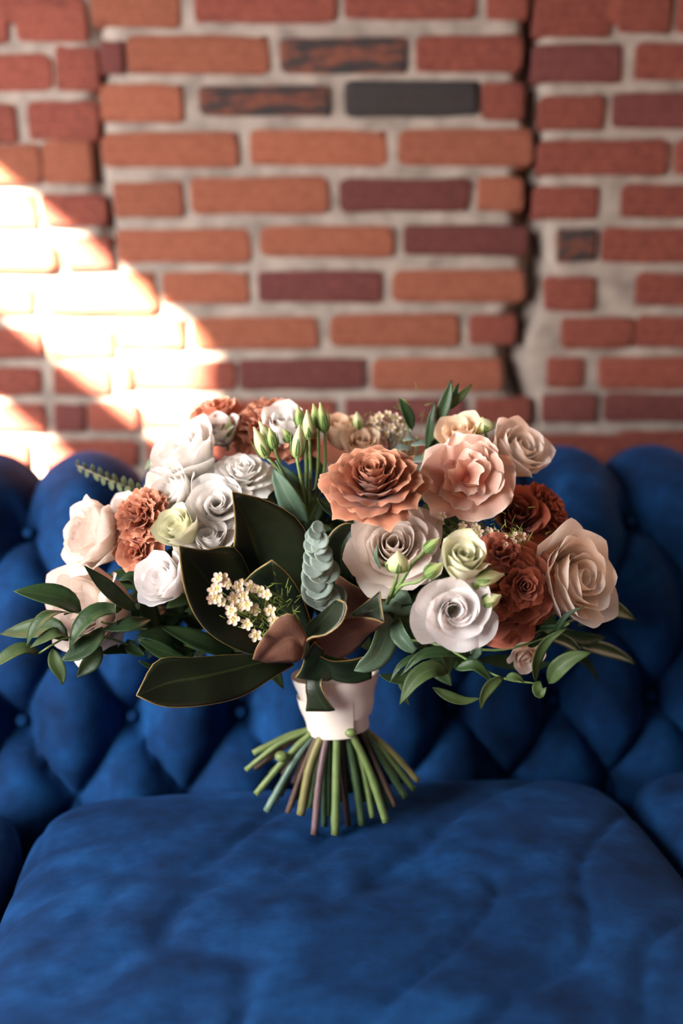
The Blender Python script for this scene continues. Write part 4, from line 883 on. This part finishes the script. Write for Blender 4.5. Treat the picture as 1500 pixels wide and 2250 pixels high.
for i in range(330):
    x = random.uniform(-0.15, 0.13); q = 1 - (x / 0.17) ** 2; y = 0.925 + random.uniform(-0.02, 0.05); zc = 0.66 + random.uniform(0.0, 0.115) * max(0, q) ** 0.6
    c = np.array([x, y, zc]); dv = nrm((x * 4 + random.gauss(0, 0.5), random.gauss(-0.3, 0.5), random.gauss(0.5, 0.5))); L = random.uniform(0.02, 0.035)
    mid = np.array([c, c + dv * L * 0.35, c + dv * L * 0.7 + np.array([0, 0, -0.002]), c + dv * L + np.array([0, 0, -0.005])])
    V, F, I, uv = leaf_geo(catmull(mid, 7), random.uniform(0.005, 0.008), (random.gauss(0, 0.3), -0.8, 0.5), 0.25, 0.0004, nu=5); fp.append((V, F, 0))
V, F, I = cat(fp); f_ = mk('foliage', V, F, [DRK_T], bouquet, BQ + np.array([0, 0, 0.2])); f_['kind'] = 'stuff'; f_['label'] = 'dark green foliage deep inside the bouquet'

# ---- ribbon round the stems
RIB = plain('cream_satin', C(226, 212, 200), C(236, 224, 214), 30, 0.38, 0.05, spec=0.5)
rb = P(732, 1545, .895); ztop, zbot = P(732, 1480, .895)[2], P(740, 1600, .895)[2]
cxt, cxb = P(732, 1490, .895)[0], P(747, 1600, .895)[0]
def band(t0, t1, nt, extra=0.0, a0=0.0, a1=2 * math.pi, na=72):
    V = []
    for i in range(nt):
        t = lerp(t0, t1, i / (nt - 1)); r = lerp(0.0398, 0.0272, t ** 0.85) + extra + 0.0006 * math.sin(t * 14)
        for k in range(na):
            a = lerp(a0, a1, k / (na - 1)); rr = r * (1 + 0.01 * math.sin(a * 5 + t * 4))
            V.append((lerp(cxt, cxb, t) + rr * math.sin(a), 0.895 - rr * 0.92 * math.cos(a), lerp(ztop, zbot, t) + 0.003 * math.sin(a + 0.6)))
    return np.array(V), grid_faces(na, nt)
pA = band(0.0, 1.0, 12); pB = band(-0.02, 0.72, 8, 0.0022, -0.25, 2.4, 40); pC = band(0.35, 1.03, 8, 0.0026, -1.9, 0.45, 40)
V, F, I = cat([(*pA, 0), (*pB, 0), (*pC, 0)])
ribbon = mk('ribbon', V, F, [RIB], bouquet, rb, label='cream satin ribbon wrapped round the stems')

# ---- stems below the ribbon
SM = {'g': plain('stem_light_green', C(82, 100, 54), C(110, 126, 74), 40, 0.45, 0.1), 'y': plain('stem_yellow_green', C(98, 94, 52), C(124, 116, 70), 30, 0.5, 0.2), 'd': plain('stem_dark_green', C(46, 66, 40), C(70, 92, 56), 40, 0.45, 0.1),
      'b': plain('stem_brown', C(66, 48, 42), C(92, 68, 56), 40, 0.6, 0.2), 'p': plain('stem_purple', C(88, 66, 70), C(110, 86, 88), 40, 0.5, 0.1), 't': plain('stem_blue_green', C(78, 102, 90), C(104, 126, 110), 40, 0.45, 0.1)}
STEMS = [ # end px, py, distance, width px, kind, x under the ribbon, distance there
 (736, 1838, .853, 19, 'g', 738, .872), (690, 1836, .852, 16, 'p', 716, .874), (660, 1790, .860, 19, 'y', 706, .874), (668, 1770, .868, 16, 'y', 700, .880), (848, 1806, .858, 17, 'g', 762, .876),
 (585, 1782, .872, 16, 't', 652, .885), (562, 1745, .870, 15, 'g', 660, .884), (540, 1692, .885, 12, 'g', 645, .892), (556, 1655, .890, 14, 'g', 655, .90), (560, 1690, .895, 10, 'b', 660, .90),
 (615, 1748, .890, 14, 'b', 672, .892), (622, 1700, .90, 18, 'b', 668, .892), (795, 1812, .868, 17, 'd', 756, .882), (720, 1790, .885, 15, 'd', 724, .895), (762, 1790, .885, 13, 'b', 740, .895),
 (890, 1752, .885, 15, 'd', 790, .893), (908, 1735, .895, 15, 'g', 798, .897), (918, 1716, .895, 13, 'y', 806, .895), (855, 1775, .892, 13, 'd', 780, .895), (835, 1742, .905, 12, 'b', 778, .90),
 (700, 1740, .905, 14, 'd', 712, .90), (645, 1720, .908, 12, 'b', 690, .90), (770, 1740, .91, 14, 'd', 745, .905), (800, 1760, .90, 13, 'g', 765, .90), (870, 1710, .92, 12, 'd', 790, .905),
 (680, 1775, .89, 13, 'd', 705, .895), (745, 1760, .90, 14, 'y', 738, .90), (825, 1765, .895, 12, 'd', 772, .895), (595, 1700, .91, 12, 'd', 668, .90), (812, 1705, .93, 12, 'b', 770, .91), (640, 1770, .895, 11, 'd', 690, .895),
 (578, 1722, .895, 12, 'd', 655, .89), (604, 1760, .885, 13, 'g', 664, .888), (632, 1785, .878, 13, 'b', 680, .882), (712, 1815, .868, 13, 'd', 720, .882), (765, 1815, .870, 13, 'b', 748, .882), (818, 1795, .872, 14, 'g', 768, .884), (868, 1770, .885, 12, 'b', 784, .89), (880, 1735, .90, 13, 'g', 790, .896), (790, 1775, .89, 12, 'b', 758, .892), (655, 1755, .90, 13, 'g', 694, .895), (735, 1725, .915, 12, 'b', 730, .905), (845, 1725, .915, 12, 'd', 782, .903), (570, 1668, .905, 11, 'b', 655, .90)]
random.seed(90)
for i, (ex, ey, d, wp, k, rx, dr) in enumerate(STEMS):
    e = P(ex, ey, d); t = P(rx, 1590, dr)
    q_ = np.array([t[0] - cxb, t[1] - 0.895]); k_ = min(1.0, 0.0185 / max(1e-6, np.linalg.norm(q_))); t[0], t[1] = cxb + q_[0] * k_, 0.895 + q_[1] * k_; r = wp / 2 * pxm(ex, ey, d); top = np.array([lerp(t[0], BQ[0], 0.3), 0.895, ztop - 0.004])
    hub = np.array([(cxt + cxb) / 2 + (t[0] - cxb) * 0.9, 0.895 + (t[1] - 0.895) * 0.55, (ztop + zbot) / 2])
    e[2] = max(e[2], seat_z(e) + r * 0.7)
    mid = (e * 0.5 + t * 0.5) + np.array([random.gauss(0, 0.0015), random.gauss(0, 0.001), 0.003])
    pts = catmull([hub, t, mid, e], 22); rad = np.full(22, r); nodes = random.sample(range(9, 20), 2)
    for q in nodes: rad[q] *= 1.12
    V, F = tube(pts, rad, 10); o = mk('stem', V, F, [SM[k]], bouquet, t)
for (ex, ey, d, rr) in ((618, 1662, .876, 15), (770, 1610, .868, 13)):           # pale cut nodes
    c = P(ex, ey, d); R = rr * pxm(ex, ey, d); V, F = rounded(R, R * 0.9, R * 0.8, 7, (2, 2, 2)); mk('stem_node', V + c, F, [SM['g']], bouquet, c)
